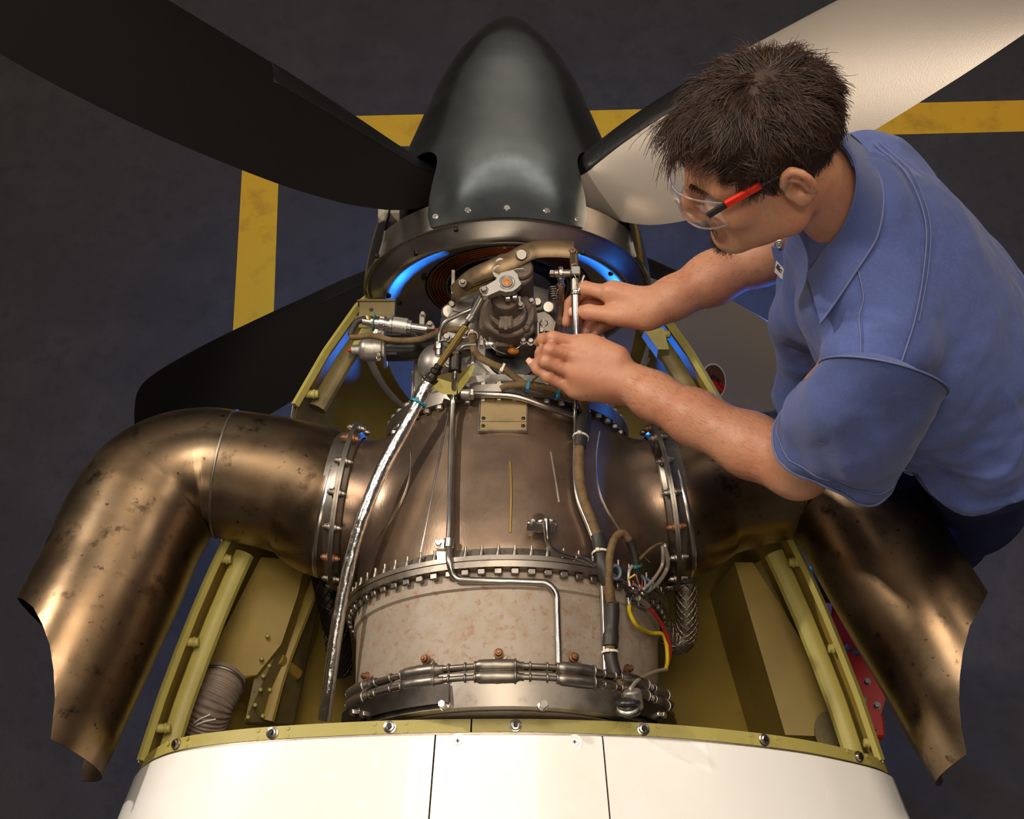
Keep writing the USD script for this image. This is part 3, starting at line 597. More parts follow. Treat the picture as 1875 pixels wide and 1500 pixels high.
# cross-shaped stiffening bead and plates on the left wall
SPP = [(545, 1045, 1.49), (592, 1050, 1.39), (566, 1180, 1.37), (536, 1326, 1.36), (448, 1322, 1.455), (466, 1240, 1.465), (512, 1182, 1.475)]
Q = np.array([at(a, b, z=c) for a, b, c in SPP]); obj('side_panel', m3.Manifold.hull_points(np.vstack([Q, Q - [0, 0, .02]])), tan_m, nac, 25)
cQ = Q.mean(0); nQ = np.linalg.svd(Q - cQ)[2][2]; nQ = nQ if nQ[2] > 0 else -nQ
def onp(px, py, off=0.):
    v = FW + RT * (px - 937.5) / FPX + UPV * (750 - py) / FPX; return CAM + v * ((cQ - CAM) @ nQ / (v @ nQ)) + nQ * off
for pts in ([(570, 1062), (552, 1110), (524, 1180), (503, 1240), (482, 1318)], [(503, 1205), (520, 1220), (537, 1234)]):
    obj('bead', sweep(spline([onp(a, b, .010) for a, b in pts], 5), .011, 8, .7), olive_m, nac)
for i, (px, py) in enumerate([(483, 1163), (497, 1176), (472, 1205), (486, 1218), (475, 1237), (470, 1262), (460, 1290), (447, 1312), (513, 1252), (524, 1265), (518, 1215), (532, 1228), (540, 1105), (525, 1150), (487, 1262), (474, 1310), (535, 1070), (400, 1150), (415, 1110), (372, 1210), (381, 1216)]):
    q = onp(px, py, .008) if i < 17 else at(px, py, z=1.47); obj('rivet', turned(q - unit(CAM - q) * .012, unit(CAM - q), [(0, .0042), (.012, .0036), (.0135, .002)], 8), olive_l, ab)
# fairing on the right
fr = obj('fairing', block([(1345, 1030), (1378, 1030), (1430, 1110), (1480, 1195), (1520, 1280), (1545, 1350), (1438, 1346), (1405, 1200), (1375, 1110)], [1.50, 1.50, 1.495, 1.49, 1.485, 1.48, 1.48, 1.49, 1.495], .3, (-.02, 0))[1], olive_m, nac, 25)
obj('scupper', slab([(.022 * math.cos(a), .034 * math.sin(a)) for a in np.linspace(0, 2 * math.pi, 24)], 0, .003, at(1515, 1340, z=1.487)), tan_m, fr)
for px, py in ((1399, 1067), (1417, 1101), (1436, 1134), (1453, 1165), (1472, 1195), (1490, 1229), (1508, 1267), (1524, 1307), (1540, 1350)):
    q = at(px + 4, py, z=1.44); obj('rivet', turned(q - [0, 0, .015], unit(CAM - q), [(0, .0042), (.015, .0036), (.0165, .002)], 8), olive_l, fr)
obj('web', sweep(spline([at(a, b, z=1.45) for a, b in ((1390, 1030), (1420, 1090), (1455, 1160), (1495, 1250), (1530, 1350))], 5), .022, 4, .25), olive_m, nac, 20)
# floor text
tm = meshkit.text_mesh('.IN. V', .011, .0008, True); tv = np.array(tm.vertices); obj('stencil', (tv + at(1266, 1178, z=1.235), np.array(tm.faces)), blackp_m, nac, False)
# front bracket at the left and wall reinforcement on the right
br = obj('bracket', join(box(at(690, 575, z=1.69), (.062, .055, .003)), box(at(690, 557, z=1.68) + [0, 0, .004], (.066, .003, .022)), box(at(716, 577, z=1.68), (.003, .055, .02))), tan_m, nac)
obj('bracket_hole', cyl(at(680, 567, z=1.692) - [0, 0, .002], at(680, 567, z=1.692), .004, seg=12), blackp_m, br)
obj('gusset', block([(668, 590), (700, 600), (690, 612), (640, 640)], 1.64, .03)[1], olive_l, nac)
obj('gusset', block([(1180, 605), (1215, 600), (1225, 640), (1205, 640)], 1.62, .03)[1], olive_l, nac)
for s in (-1, 1):
    a = np.linspace(24, 80, 20)
    V = np.vstack([[np.array([s * math.cos(math.radians(t)) * -r, -.27 - .02 * k, H - math.sin(math.radians(t)) * r]) for t in a] for k, r in enumerate((.215, .345))]); obj('bulkhead_web', thick(V, 2, 20, .003), tan_m, nac)

# ---------------------------------------------------------------- accessories of the engine
def pz(l): return np.array([at(a, b, z=c) for a, b, c in l])
def ring(c, d, R, r, seg=24): return revolve([(r * math.cos(a), R + r * math.sin(a)) for a in np.linspace(0, 2 * math.pi, 9)], seg, c, d)
def tie(path, px, mat, parent, R, label=None, name='cable_tie'):
    """A nylon tie round a cable where it passes the pixel."""
    v = path - CAM; dd = v @ FW; e = (937.5 + FPX * (v @ RT) / dd - px[0]) ** 2 + (750 - FPX * (v @ UPV) / dd - px[1]) ** 2; k = int(np.clip(np.argmin(e), 1, len(path) - 2))
    d = unit(path[k + 1] - path[k - 1]); n = unit((CAM - path[k]) - d * ((CAM - path[k]) @ d)); s = np.cross(d, n)
    return obj(name, join(revolve([(-.0018, R), (-.0018, R + .0014), (.0018, R + .0014), (.0018, R)][::-1], 20, path[k], d), box(path[k] + n * (R + .001) + s * R * .3, (.006, .0055, .0048), np.column_stack([s, d, n]), .0008)), mat, parent, 30, label)
def pipe(name, path, r, mat, parent, seg=12, label=None): return obj(name, sweep(path, r, seg), mat, parent, 60, label)
def ferrule(name, path, k, r, l, mat, parent, hexn=True):
    p = path[k]; d = unit(path[min(k + 1, len(path) - 1)] - path[max(k - 1, 0)]); return obj(name, hexa(p - d * l / 2, d, r, l) if hexn else cyl(p - d * l / 2, p + d * l / 2, r, seg=18), mat, parent, 30)

# --- propeller governor
gz = 1.88
gov = thing('propeller_governor', 'dark brown cast governor with a bright lever on top of the engine\'s nose', 'governor', at(930, 600, z=1.80))
def pslab(pix, z0, z1): 
    p = [at(a, b, z=(z0 + z1) / 2)[:2] for a, b in pix]; g = Polygon(p); g = g if g.is_valid else g.buffer(0); g = g.buffer(-.0022).buffer(.0044).buffer(-.0022); c = m3.CrossSection([np.array(g.exterior.coords)[:-1]])
    if c.area() < 1e-9: c = m3.CrossSection([np.array(g.exterior.coords)[:-1][::-1]])
    h = z1 - z0; b = min(.003, h * .3); return (c.extrude(h - b).translate((0, 0, z0)) + m3.Manifold.hull(c.offset(-b, m3.JoinType.Round).extrude(.0004).translate((0, 0, z1 - .0004)) + c.extrude(.0004).translate((0, 0, z1 - b))) if g.convex_hull.area < g.area * 1.02 else c.extrude(h).translate((0, 0, z0)))
def zc(px, py, z0, z1, r, r2=None, seg=40): a = at(px, py, z=z1); return cyl((a[0], a[1], z0), a, r, r2, seg, .0025)
obj('mount_pad', join(zc(935, 640, 1.785, 1.83, .062, .056)), alu_m, gov)
obj('recess', zc(940, 646, 1.80, 1.832, .047), blackp_m, gov)
obj('body', pslab([(900, 560), (912, 540), (962, 538), (980, 565), (984, 600), (984, 640), (976, 650), (912, 648), (904, 625), (893, 590)], 1.81, 1.875), brown_m, gov)
obj('housing', join(zc(930, 572, 1.86, 1.905, .047, .044, 56)), brown_m, gov)
obj('housing_ring', join(zc(930, 571, 1.90, 1.915, .033, .031, 48)), brown_m, gov)
obj('dome', join(zc(925, 546, 1.90, 1.94, .031, .022, 48), zc(952, 500, 1.86, 1.945, .023, .021), zc(954, 490, 1.93, 1.952, .0205, .0195)), brown_m, gov)
obj('cover', join(pslab([(913, 566), (939, 566), (939, 612), (913, 612)], 1.88, 1.925)), brown_m, gov)
cv = at(926, 590, z=1.9255); tx = meshkit.text_mesh('INTERIN', .0062, .0007, True); tv2 = np.array(tx.vertices); tv2 = np.stack([-tv2[:, 1] + .003, tv2[:, 0] - tv2[:, 0].max() / 2, tv2[:, 2]], 1); tv2[:, 1] *= -1
obj('relief_bar', box(cv + [0, 0, .0005], (.0045, .028, .0016)), brown_m, gov); 
obj('boss', join(zc(964, 599, 1.87, 1.9, .014), zc(964, 599, 1.89, 1.908, .0062)), brown_m, gov)
obj('rib', pslab([(944, 605), (984, 605), (984, 617), (944, 617)], 1.86, 1.89), brown_m, gov)
obj('rib', pslab([(908, 610), (932, 610), (932, 642), (908, 642)], 1.85, 1.885), brown_m, gov)
obj('rib', pslab([(950, 634), (980, 634), (980, 646), (950, 646)], 1.83, 1.87), brown_m, gov)
fa, fb_ = at(931, 629, z=1.875), at(868, 632, z=1.875)
obj('inlet_boss', cyl(at(940, 629, z=1.87), at(911, 630, z=1.87), .0125), brown_m, gov)
obj('fitting', join(hexa(at(909, 630, z=1.87), (-1, 0, 0), .0085, .0065), cyl(at(903, 630, z=1.87), at(888, 631, z=1.87), .0072), hexa(at(885, 631, z=1.87), (-1, 0, 0), .0092, .006)), steel_m, gov)
obj('side_plate', box(at(985, 628, z=1.875), (.0065, .052, .052), None, .002), steel2_m, gov)
obj('sealant', (np.array(trimesh.creation.icosphere(3, 1).vertices) * [.0095, .0055, .006] + at(940, 643, z=1.872), np.array(trimesh.creation.icosphere(3, 1).faces)), amber_m, gov, True, label='amber sealant blob')
for px, py, z in ((902, 587, 1.905), (899, 612, 1.88), (949, 588, 1.905), (958, 624, 1.885), (972, 626, 1.885), (973, 552, 1.905), (991, 607, 1.89)):
    obj('bolt', bolt(at(px, py, z=z) - [0, 0, .004], (0, 0, 1), .0046, .008), steel_m, gov)
lev = [(740, 960), (745, 1030), (790, 1080), (880, 1080), (1080, 990), (1180, 1020), (1300, 1005), (1380, 950), (1450, 880), (1400, 790), (1382, 720), (1310, 640), (1210, 660), (1100, 690), (1040, 750), (1010, 810), (850, 905), (790, 920)]
lv = obj('lever', pslab([(800 + x / 9.375, 430 + y / 9.375) for x, y in lev], 1.958, 1.972), steel_m, gov, label='bright machined lever')
c_ = at(928, 517.5, z=1.972)
obj('bearing_ring', join(ring(c_, (0, 0, 1), .0115, .0014, 40), cyl(c_ - [0, 0, .03], c_ + [0, 0, .0015], .0095, seg=32)), steel2_m, lv)
obj('bearing_core', turned(c_ + [0, 0, .001], (0, 0, 1), [(0, .0062), (.0012, .0058), (.0022, .003)], 20), amber_m, lv)
obj('pivot_bolt', join(bolt(at(886, 533, z=1.972), (0, 0, 1), .005, .007), cyl(at(886, 533, z=1.95), at(886, 533, z=1.972), .008)), steel2_m, lv)
obj('spindle', zc(928, 522, 1.93, 1.96, .014, .013), steel2_m, gov)
for px, py in ((929, 547), (942, 545)): obj('clamp_bolt', cyl(at(px - 4, py, z=1.95), at(px + 5, py - 1, z=1.95), .0055), steel_m, gov)
obj('stop_screw', join(cyl(at(950, 543, z=1.935), at(953, 564, z=1.93), .0042), bolt(at(953, 560, z=1.93), (0, 0, 1), .005, .006)), steel2_m, gov)
def wire(parent, pts, r=.0007): obj('lock_wire', sweep(spline(pz(pts), 5), r, 6), steel_m, parent, True)
wire(gov, [(903, 588, 1.912), (907, 596, 1.912), (900, 608, 1.895), (897, 613, 1.89)]); wire(gov, [(950, 590, 1.912), (958, 578, 1.916), (972, 561, 1.912), (975, 555, 1.91)]); wire(gov, [(886, 620, 1.885), (905, 640, 1.88), (925, 648, 1.875)]); wire(gov, [(958, 626, 1.89), (950, 636, 1.885), (940, 640, 1.88)]); wire(gov, [(934, 497, 1.955), (945, 493, 1.957), (960, 492, 1.957)])
# --- beta arm
arm = thing('bent_lever', 'bent bronze coloured lever bar reaching across behind the governor', 'lever', at(955, 468, z=1.93))
P = spline(pz([(836, 540, 1.885), (866, 512, 1.915), (905, 494, 1.94), (940, 480, 1.945), (962, 468, 1.95), (985, 461, 1.95), (1020, 460, 1.95), (1050, 462, 1.95)]), 6)
V = []
tg = np.gradient(P, axis=0); tg /= np.linalg.norm(tg, axis=1)[:, None]
for p, t in zip(P, tg):
    s = unit(np.cross(t, [0, 0, 1])); V += [p - s * .0085 + [0, 0, .003], p - s * .0075 + [0, 0, .0045], p + s * .0075 + [0, 0, .0045], p + s * .0085 + [0, 0, .003]]
bronze_m = M('bronze_arm', lin(118, 98, 72), .42, .7, [(40, lin(84, 70, 54), .5, .75)])
obj('bar', thick(np.array(V), len(P), 4, .009), bronze_m, arm)
obj('pivot', join(cyl(at(953, 470, z=1.93), at(955, 466, z=1.968), .0095), cyl(at(958, 466, z=1.94), at(964, 466, z=1.965), .006)), steel2_m, arm)
obj('roller', join(cyl(at(849, 522, z=1.90), at(847, 518, z=1.93), .0075), bolt(at(847, 518, z=1.93), (0, 0, 1), .0045, .005)), steel2_m, arm)
obj('bracket', join(pslab([(822, 552), (870, 546), (864, 566), (845, 572), (830, 570)], 1.86, 1.865), box(at(830, 524, z=1.88), (.006, .045, .03)), cyl(at(827, 556, z=1.866), at(827, 556, z=1.872), .005)), steel2_m, arm)
obj('link', join(cyl(at(838, 540, z=1.88), at(905, 512, z=1.91), .004), cyl(at(850, 538, z=1.87), at(900, 520, z=1.885), .003)), brass_m, arm)
obj('hub', join(cyl(at(915, 500, z=1.90), at(914, 497, z=1.952), .013), cyl(at(917, 484, z=1.93), at(916, 481, z=1.955), .009), ring(at(922, 480, z=1.92), (0, 0, 1), .012, .003)), steel2_m, arm)
# --- control rods on the right
rod = thing('control_rod', 'silver threaded control rod nearest the governor', 'control rod', at(1026, 605, z=1.88))
a_, b_ = at(1027, 521, z=1.977), at(1024, 606, z=1.905)
obj('tube', hexa(a_, b_ - a_, .0062, np.linalg.norm(b_ - a_)), steel_m, rod, 20); obj('rod_end', join(cyl(at(1027, 503, z=1.985), a_, .0072, .004), cyl(at(1022, 500, z=1.987), at(1031, 500, z=1.987), .0105, seg=24)), steel_m, rod)
for py in (545, 562, 590): obj('hole', cyl(at(1024.5, py, z=1.963 - (py - 545) * .00085), at(1024.5, py, z=1.9655 - (py - 545) * .00085), .0012, seg=8), blackp_m, rod)
obj('jam_nut', hexa(at(1027, 521, z=1.976), b_ - a_, .0075, .005), steel_m, rod); wire(rod, [(1022, 530, 1.977), (1019, 540, 1.972), (1020, 552, 1.962)]); wire(rod, [(1030, 585, 1.93), (1033, 596, 1.923), (1028, 603, 1.916)])
rod2 = thing('control_rod', 'polished thicker control rod held in the mechanic\'s right hand', 'control rod', at(1056, 640, z=1.88))
P = np.array([at(1053, 512, z=1.985), at(1054, 560, z=1.979), at(1055, 600, z=1.973), at(1057, 640, z=1.958)])
obj('tube', sweep(P, .0062, 20), steel_m, rod2, 50); obj('block', box(at(1053, 500, z=1.987), (.0155, .0165, .02), None, .002), steel_m, rod2); obj('collar', join(cyl(at(1054, 536, z=1.982), at(1054, 541, z=1.981), .0085), cyl(at(1053, 512, z=1.985), at(1053.5, 534, z=1.982), .0072)), steel2_m, rod2)
obj('pin', join(cyl(at(1014, 501, z=1.987), at(1046, 500, z=1.987), .006), hexa(at(1014, 501, z=1.987), (-1, 0, 0), .0065, .006), cyl(at(1010, 501, z=1.987), at(1006, 501, z=1.987), .003)), steel2_m, rod2)
obj('link', join(cyl(at(1050, 462, z=1.94), at(1052, 490, z=1.987), .0075, .0065), cyl(at(1047, 463, z=1.957), at(1053, 463, z=1.96), .008), bolt(at(1048, 462, z=1.958), (0, 0, 1), .006, .006)), bronze_m, rod2)
wire(rod2, [(1046, 495, 1.998), (1054, 508, 1.997), (1059, 525, 1.99), (1059, 535, 1.988)]); obj('safety_pin', join(cyl(at(1060, 533, z=1.988), at(1064, 522, z=1.99), .0016), cyl(at(1064, 520, z=1.99), at(1069, 505, z=1.99), .0026)), steel_m, rod2)
tool = thing('scriber', 'small bright pin held at the mechanic\'s right fingertips', 'tool', at(1040, 596, z=1.90)); obj('shaft', cyl(at(1044, 583, z=1.925), at(1038, 597, z=1.915), .0021), ltie_m, tool); obj('tip', cyl(at(1038, 597, z=1.915), at(1035, 606, z=1.905), .0012, .0006), brass_m, tool)
sp_ = [at(1013, 528, z=1.86) + np.array([.0075 * math.cos(t), -.0042 * t / 6.28, .0075 * math.sin(t)]) for t in np.linspace(0, 5 * 2 * math.pi, 80)]
sg = solo('coil_spring', sweep(sp_, .0016, 8), steel2_m, 'small coil spring beside the silver control rod', 'spring', smooth=True)
# --- gold push rod and foil wrapped cable
gr = thing('push_rod', 'gold anodised push rod running down from the governor lever', 'push rod', at(800, 690, z=1.87))
A_, B_, C_, D_, E_ = at(884, 541, z=1.955), at(866, 576, z=1.935), at(853, 596, z=1.925), at(805, 668, z=1.88), at(786, 700, z=1.865)
obj('clevis', join(cyl(A_, B_, .0068), cyl(B_, B_ + (C_ - B_) * .6, .0078)), steel_m, gr); obj('thread', cyl(B_ + (C_ - B_) * .5, C_, .0036), dark_m, gr); obj('tube', cyl(C_, D_, .0058, seg=24), brass_m, gr)
obj('boot', join(cyl(D_, D_ + (E_ - D_) * .25, .007), cyl(D_ + (E_ - D_) * .25, D_ + (E_ - D_) * .5, .009), cyl(D_ + (E_ - D_) * .5, E_, .0085, .0105), hexa(D_ + (E_ - D_) * .7, E_ - D_, .012, .006)), dark_m, gr)
foil = thing('foil_sleeve', 'long silver foil wrapped cable running along the engine\'s left side', 'cable sleeve', at(592, 1318, z=1.70))
fp = spline(pz([(784, 703, 1.865), (768, 733, 1.86), (742, 782, 1.852), (702, 856, 1.84), (668, 938, 1.83), (646, 1008, 1.81), (629, 1085, 1.785), (617, 1150, 1.765), (606, 1228, 1.73), (594, 1318, 1.69)]), 8)
fr_ = np.interp(np.linspace(0, 1, len(fp)), [0, .1, .14, .3, .7, .72, .74, 1], [.0118, .0115, .009, .0112, .0105, .0092, .0105, .0105]); v, f = sweep(fp, fr_, 16); v = v + .0022 * (meshkit.fbm(v * 120, 2, 1) - .5)[:, None] * unit(CAM - fp[20])
obj('sleeve', (v, f), foil_m, foil, 50); tie(fp, (766, 737), btie_m, foil, .0125, 'blue nylon cable tie')
# --- olive bracket
ob = thing('cable_bracket', 'bent olive green sheet bracket around the upper steel line', 'bracket', at(825, 700, z=1.85))
obj('plate', m3.Manifold.hull_points(pz([(776, 690, 1.872), (800, 686, 1.875), (838, 700, 1.865), (836, 723, 1.858), (812, 722, 1.858), (793, 712, 1.862), (806, 710, 1.85), (830, 718, 1.846)])), olive_l, ob, 20)
obj('wing', m3.Manifold.hull_points(pz([(836, 700, 1.866), (866, 668, 1.885), (870, 670, 1.885), (862, 690, 1.875), (839, 722, 1.858), (838, 720, 1.852), (866, 672, 1.878)])), olive_l, ob, 20)
obj('gusset', m3.Manifold.hull_points(pz([(800, 690, 1.875), (828, 680, 1.882), (862, 670, 1.886), (838, 702, 1.866), (815, 698, 1.868), (830, 690, 1.865)])), tan_m, ob, 20)
# --- long steel oil line
line = thing('oil_line', 'long bent steel oil line down the middle of the engine', 'pipe', on(825, 1000))
lp_ = np.vstack([pz([(870, 632, 1.875), (842, 634, 1.88)]), pz([(834, 655, 1.885), (833, 690, 1.88)]), [on(830, 725, .020)], ond([(828, 780, .012), (826, 860, .011), (824, 940, .011), (822, 1000, .012), (822, 1030, .022)]), ond([(832, 1062, .012), (900, 1064, .010), (1003, 1067, .010)]), ond([(1019, 1086, .010), (1021, 1150, .010), (1024, 1272, .012)])])
lp_ = rounded(lp_, .035, 8); pipe('tube', lp_, .0052, steel_m, line, 14)
u_ = at(834, 668, z=1.883); obj('union', join(cyl(at(834, 650, z=1.885), at(833, 680, z=1.881), .0098), hexa(at(834, 650, z=1.885), (0, .8, .2), .0105, .006), hexa(at(833, 676, z=1.881), (0, -1, 0), .0108, .006)), dark_m, line)
obj('end_fitting', join(hexa(on(1023, 1248, .012), (0, -1, -.1), .010, .008), cyl(on(1023, 1254, .012), on(1024, 1280, .012), .0098)), steel_m, line)
cb = on(822, 995, .012); obj('clamp', join(cyl(cb + [0, .008, 0], cb - [0, .008, 0], .0075), box(cb + [-.013, 0, -.004], (.016, .014, .003)), bolt(cb + [-.016, .0, -.003], (0, 0, 1), .005, .006), box(cb + [-.012, -.02, -.012], (.014, .03, .002))), steel_m, line)
br_ = thing('branch_line', 'steel tube branching right off the oil line above the name plate', 'pipe', on(960, 725))
bp = rounded(np.vstack([[on(832, 722, .020)], ond([(880, 722, .020), (945, 724, .018), (1010, 748, .014), (1064, 767, .012)])]), .03, 8); pipe('tube', bp, .0052, steel_m, br_, 14)
obj('tee', join(box(on(833, 722, .020), (.013, .028, .013), None, .003), cyl(on(838, 722, .020), on(846, 722, .020), .0075)), dark_m, br_); obj('coupling', join(cyl(on(846, 722, .020), on(863, 722, .020), .0088, seg=24), hexa(on(862, 722, .020), (1, 0, 0), .0098, .005)), alu_m, br_)
# --- bleed probe
pr_ = thing('bleed_tube', 'small curved steel tube with a bolted two-eared flange on the exhaust duct', 'pipe', on(992, 965))
fb0 = on(992, 965, .022); n_ = unit([fb0[0], -.25, fb0[2] - H]); obj('ear_flange', join(box(fb0, (.046, .016, .009), np.column_stack([unit(np.cross([0, 1, 0], n_)), unit(np.cross(n_, np.cross([0, 1, 0], n_))), n_]), .002), cyl(fb0 - n_ * .03, fb0, .011)), steel_m, pr_)
for px in (977, 1009): obj('bolt', bolt(on(px, 958, .026), n_, .0055, .008), steel_m, pr_)
bp = spline(np.vstack([[fb0 + n_ * .002 + [.004, .004, 0]], [fb0 + n_ * .02 + [.004, .006, 0]], ond([(1000, 950, .05), (1003, 985, .040), (1013, 1006, .025), (1042, 1018, .018), (1066, 1024, .016), (1095, 1040, .015), (1130, 1058, .016), (1185, 1088, .018)])]), 7)
pipe('tube', bp[:40], .0048, steel_m, pr_); obj('sleeve', sweep(bp[38:], np.linspace(.0056, .003, len(bp) - 38), 10), foil_m, pr_, 60)
# --- right-hand wiring harness
har = thing('wiring_harness', 'brown braided wiring harness with black shrink sleeves along the engine\'s right side', 'cable', on(1120, 1150))
hp0 = spline(np.vstack([[at(1066, 725, z=1.86)], ond([(1070, 755, .018), (1066, 785, .016), (1061, 820, .013), (1061, 870, .013), (1069, 915, .013), (1084, 955, .013), (1096, 990, .014), (1102, 1030, .02), (1112, 1070, .022), (1119, 1110, .018), (1119, 1150, .016), (1117, 1195, .016), (1124, 1230, .018), (1136, 1258, .022), (1150, 1292, .028)])]), 8)
rad_h = np.full(len(hp0), .0082); obj('braid', sweep(hp0, rad_h, 14), harness_m, har, 60)
def seg_(a, b, name, rs_, mat=shrink_m): 
    i, j = int(a * (len(hp0) - 1)), int(b * (len(hp0) - 1)); k = j - i + 1; obj(name, sweep(hp0[i:j + 1], np.interp(np.linspace(0, 1, k), np.linspace(0, 1, len(rs_)), rs_), 14), mat, har, 50)
seg_(.07, .2, 'shrink_sleeve', [.0105, .0125, .0125, .0095]); seg_(.455, .60, 'shrink_sleeve', [.0115, .011, .0125, .010]); seg_(.665, .79, 'shrink_sleeve', [.0125, .0125, .0118, .0105, .0128, .012]); seg_(.80, .885, 'shrink_sleeve', [.0105, .0108])
lp2 = spline(ond([(1118, 1102, .022), (1115, 1060, .03), (1117, 1015, .035), (1126, 986, .04), (1140, 977, .042), (1153, 991, .04), (1160, 1010, .036), (1166, 1040, .03), (1164, 1068, .02)]), 7)
obj('branch', sweep(lp2[:36], .0062, 12), harness_m, har, 60); obj('branch_sleeve', sweep(lp2[34:], .0068, 12), shrink_m, har, 60)
tie(hp0, (1061, 803), ltie_m, har, .0118); tie(hp0, (1103, 1016), ltie_m, har, .0125); tie(hp0, (1116, 1196), ltie_m, har, .0118); tie(lp2, (1163, 1034), gtie_m, har, .0072, 'green nylon cable tie')
obj('grommet', join(cyl(at(1149, 1286, z=1.90), at(1150, 1306, z=1.885), .0155, .0145), ring(at(1150, 1287, z=1.90), (0, -.8, -.3), .0145, .004), ring(at(1150, 1304, z=1.886), (0, -.8, -.3), .0140, .005)), blackp_m, har); obj('grommet_band', cyl(at(1149.5, 1293, z=1.897), at(1150, 1300, z=1.892), .0162), alu_m, har)
obj('conduit', cyl(at(1157, 1264, z=1.885), at(1162, 1300, z=1.87), .0138, seg=24), alu_m, har)
sl2 = thing('sense_line', 'thin steel tube tied beside the brown harness', 'pipe', on(1105, 1100)); sp2 = spline(np.vstack([[at(1053, 700, z=1.90)], ond([(1053, 740, .022), (1053, 800, .012), (1052, 870, .010), (1059, 918, .010), (1080, 972, .010), (1096, 1018, .014), (1102, 1075, .016), (1106, 1180, .010), (1109, 1288, .014)])]), 7); pipe('tube', sp2, .0034, steel_m, sl2)
# --- terminal block and wires
tb = thing('terminal_block', 'small metal terminal bracket with screw studs where the coloured wires meet', 'terminal', on(1165, 1075))
c0 = on(1150, 1078, .012); n_ = unit([c0[0], 0, c0[2] - H]); t_ = unit(np.cross([0, 1, 0], n_)); Rt = np.column_stack([t_, [0, 1, 0], n_])
obj('bracket', join(box(c0 + n_ * .004, (.012, .046, .004), Rt), box(c0 + t_ * .012 + n_ * .010, (.020, .038, .004), Rt), box(c0 + t_ * .028 - [0, .008, 0] + n_ * .006, (.022, .034, .004), Rt)), steel_m, tb)
obj('bus_bar', join(box(c0 + t_ * .002 + n_ * .010, (.005, .036, .003), Rt), box(c0 + t_ * .018 + n_ * .014, (.005, .032, .003), Rt)), copper_m, tb)
for a, b in (((1148, 1081), (1164, 1077)), ((1165, 1089), (1180, 1086)), ((1150, 1093), (1162, 1092))):
    p0, p1 = on(*a, .028), on(*b, .030); obj('stud', join(cyl(p0, p1, .0034), hexa(p0, p1 - p0, .0062, .006), hexa(p0 + (p1 - p0) * .55, p1 - p0, .0058, .004)), steel_m, tb)
for a in ((1127, 1048), (1183, 1072), (1172, 1066)):
    p = on(*a, .024); obj('grommet', join(ring(p, unit(CAM - p) * .5 + np.array([.6, 0, .2]), .010, .0026, 24)), M('blue_grey_rubber' + str(a[0]), lin(110, 128, 142), .6), tb, True)
def w_(label, pts, r, mat, cat='wire', extra=None):
    P = spline(np.array(pts), 7); t = thing('wire', label, cat, P[0]); obj('core', sweep(P, r, 10), mat, t, True); return t, P
t, P = w_('yellow wire curving down from the terminal bracket', [on(1152, 1105, .026), on(1153, 1122, .022), on(1166, 1146, .02), at(1190, 1159, z=1.76), at(1212, 1161, z=1.735), at(1220, 1180, z=1.72), at(1222, 1210, z=1.71), at(1219, 1226, z=1.70)], .0033, yel_w); obj('ferrule', cyl(on(1150, 1094, .026), on(1152, 1108, .025), .0042), tag_m if 'tag_m' in globals() else alu_m, t)
t, P = w_('red wire hanging beside the yellow wire', [on(1172, 1098, .028), on(1184, 1108, .025), at(1196, 1122, z=1.79), at(1214, 1148, z=1.75), at(1225, 1178, z=1.72), at(1226, 1202, z=1.70), at(1218, 1226, z=1.69)], .0033, red_w); obj('ferrule', cyl(on(1168, 1095, .03), on(1187, 1110, .026), .0046), alu_m, t)
w_('short silver braided wire running from the wire splice to the conduit', [at(1221, 1226, z=1.70), at(1208, 1228, z=1.73), at(1190, 1234, z=1.78), at(1168, 1246, z=1.84), at(1154, 1262, z=1.885)], .0030, wht_w)
w_('silver wire pair running up to the right exhaust flange', [on(1178, 1080, .03), on(1196, 1062, .028), on(1212, 1036, .03), at(1214, 1012, z=1.80), at(1212, 996, z=1.81)], .0028, wht_w)
w_('outer grey wire beside the right exhaust flange', [on(1187, 1082, .024), on(1206, 1066, .022), at(1220, 1044, z=1.75), at(1223, 1026, z=1.77), at(1219, 1008, z=1.79), at(1216, 998, z=1.80)], .0036, wht_w)
w_('loose tan wire end pointing at the harness loop', [at(1213, 996, z=1.81), at(1204, 998, z=1.82), at(1188, 1008, z=1.84), at(1170, 1025, z=1.85)], .0025, harness_m)
w_('tiny bright yellow wire end above the terminal bracket', [on(1151, 1060, .034), on(1157, 1056, .038), on(1163, 1052, .042)], .0016, yel_w); w_('tiny pink wire end above the terminal bracket', [on(1164, 1053, .038), on(1167, 1062, .034), on(1169, 1068, .03)], .0015, M('pink_wire', lin(200, 120, 120), .5))
t, P = w_('short white sleeved wire under the green tie', [on(1158, 1036, .03), on(1152, 1046, .03), on(1151, 1060, .03), on(1154, 1078, .03)], .0026, wht_w)
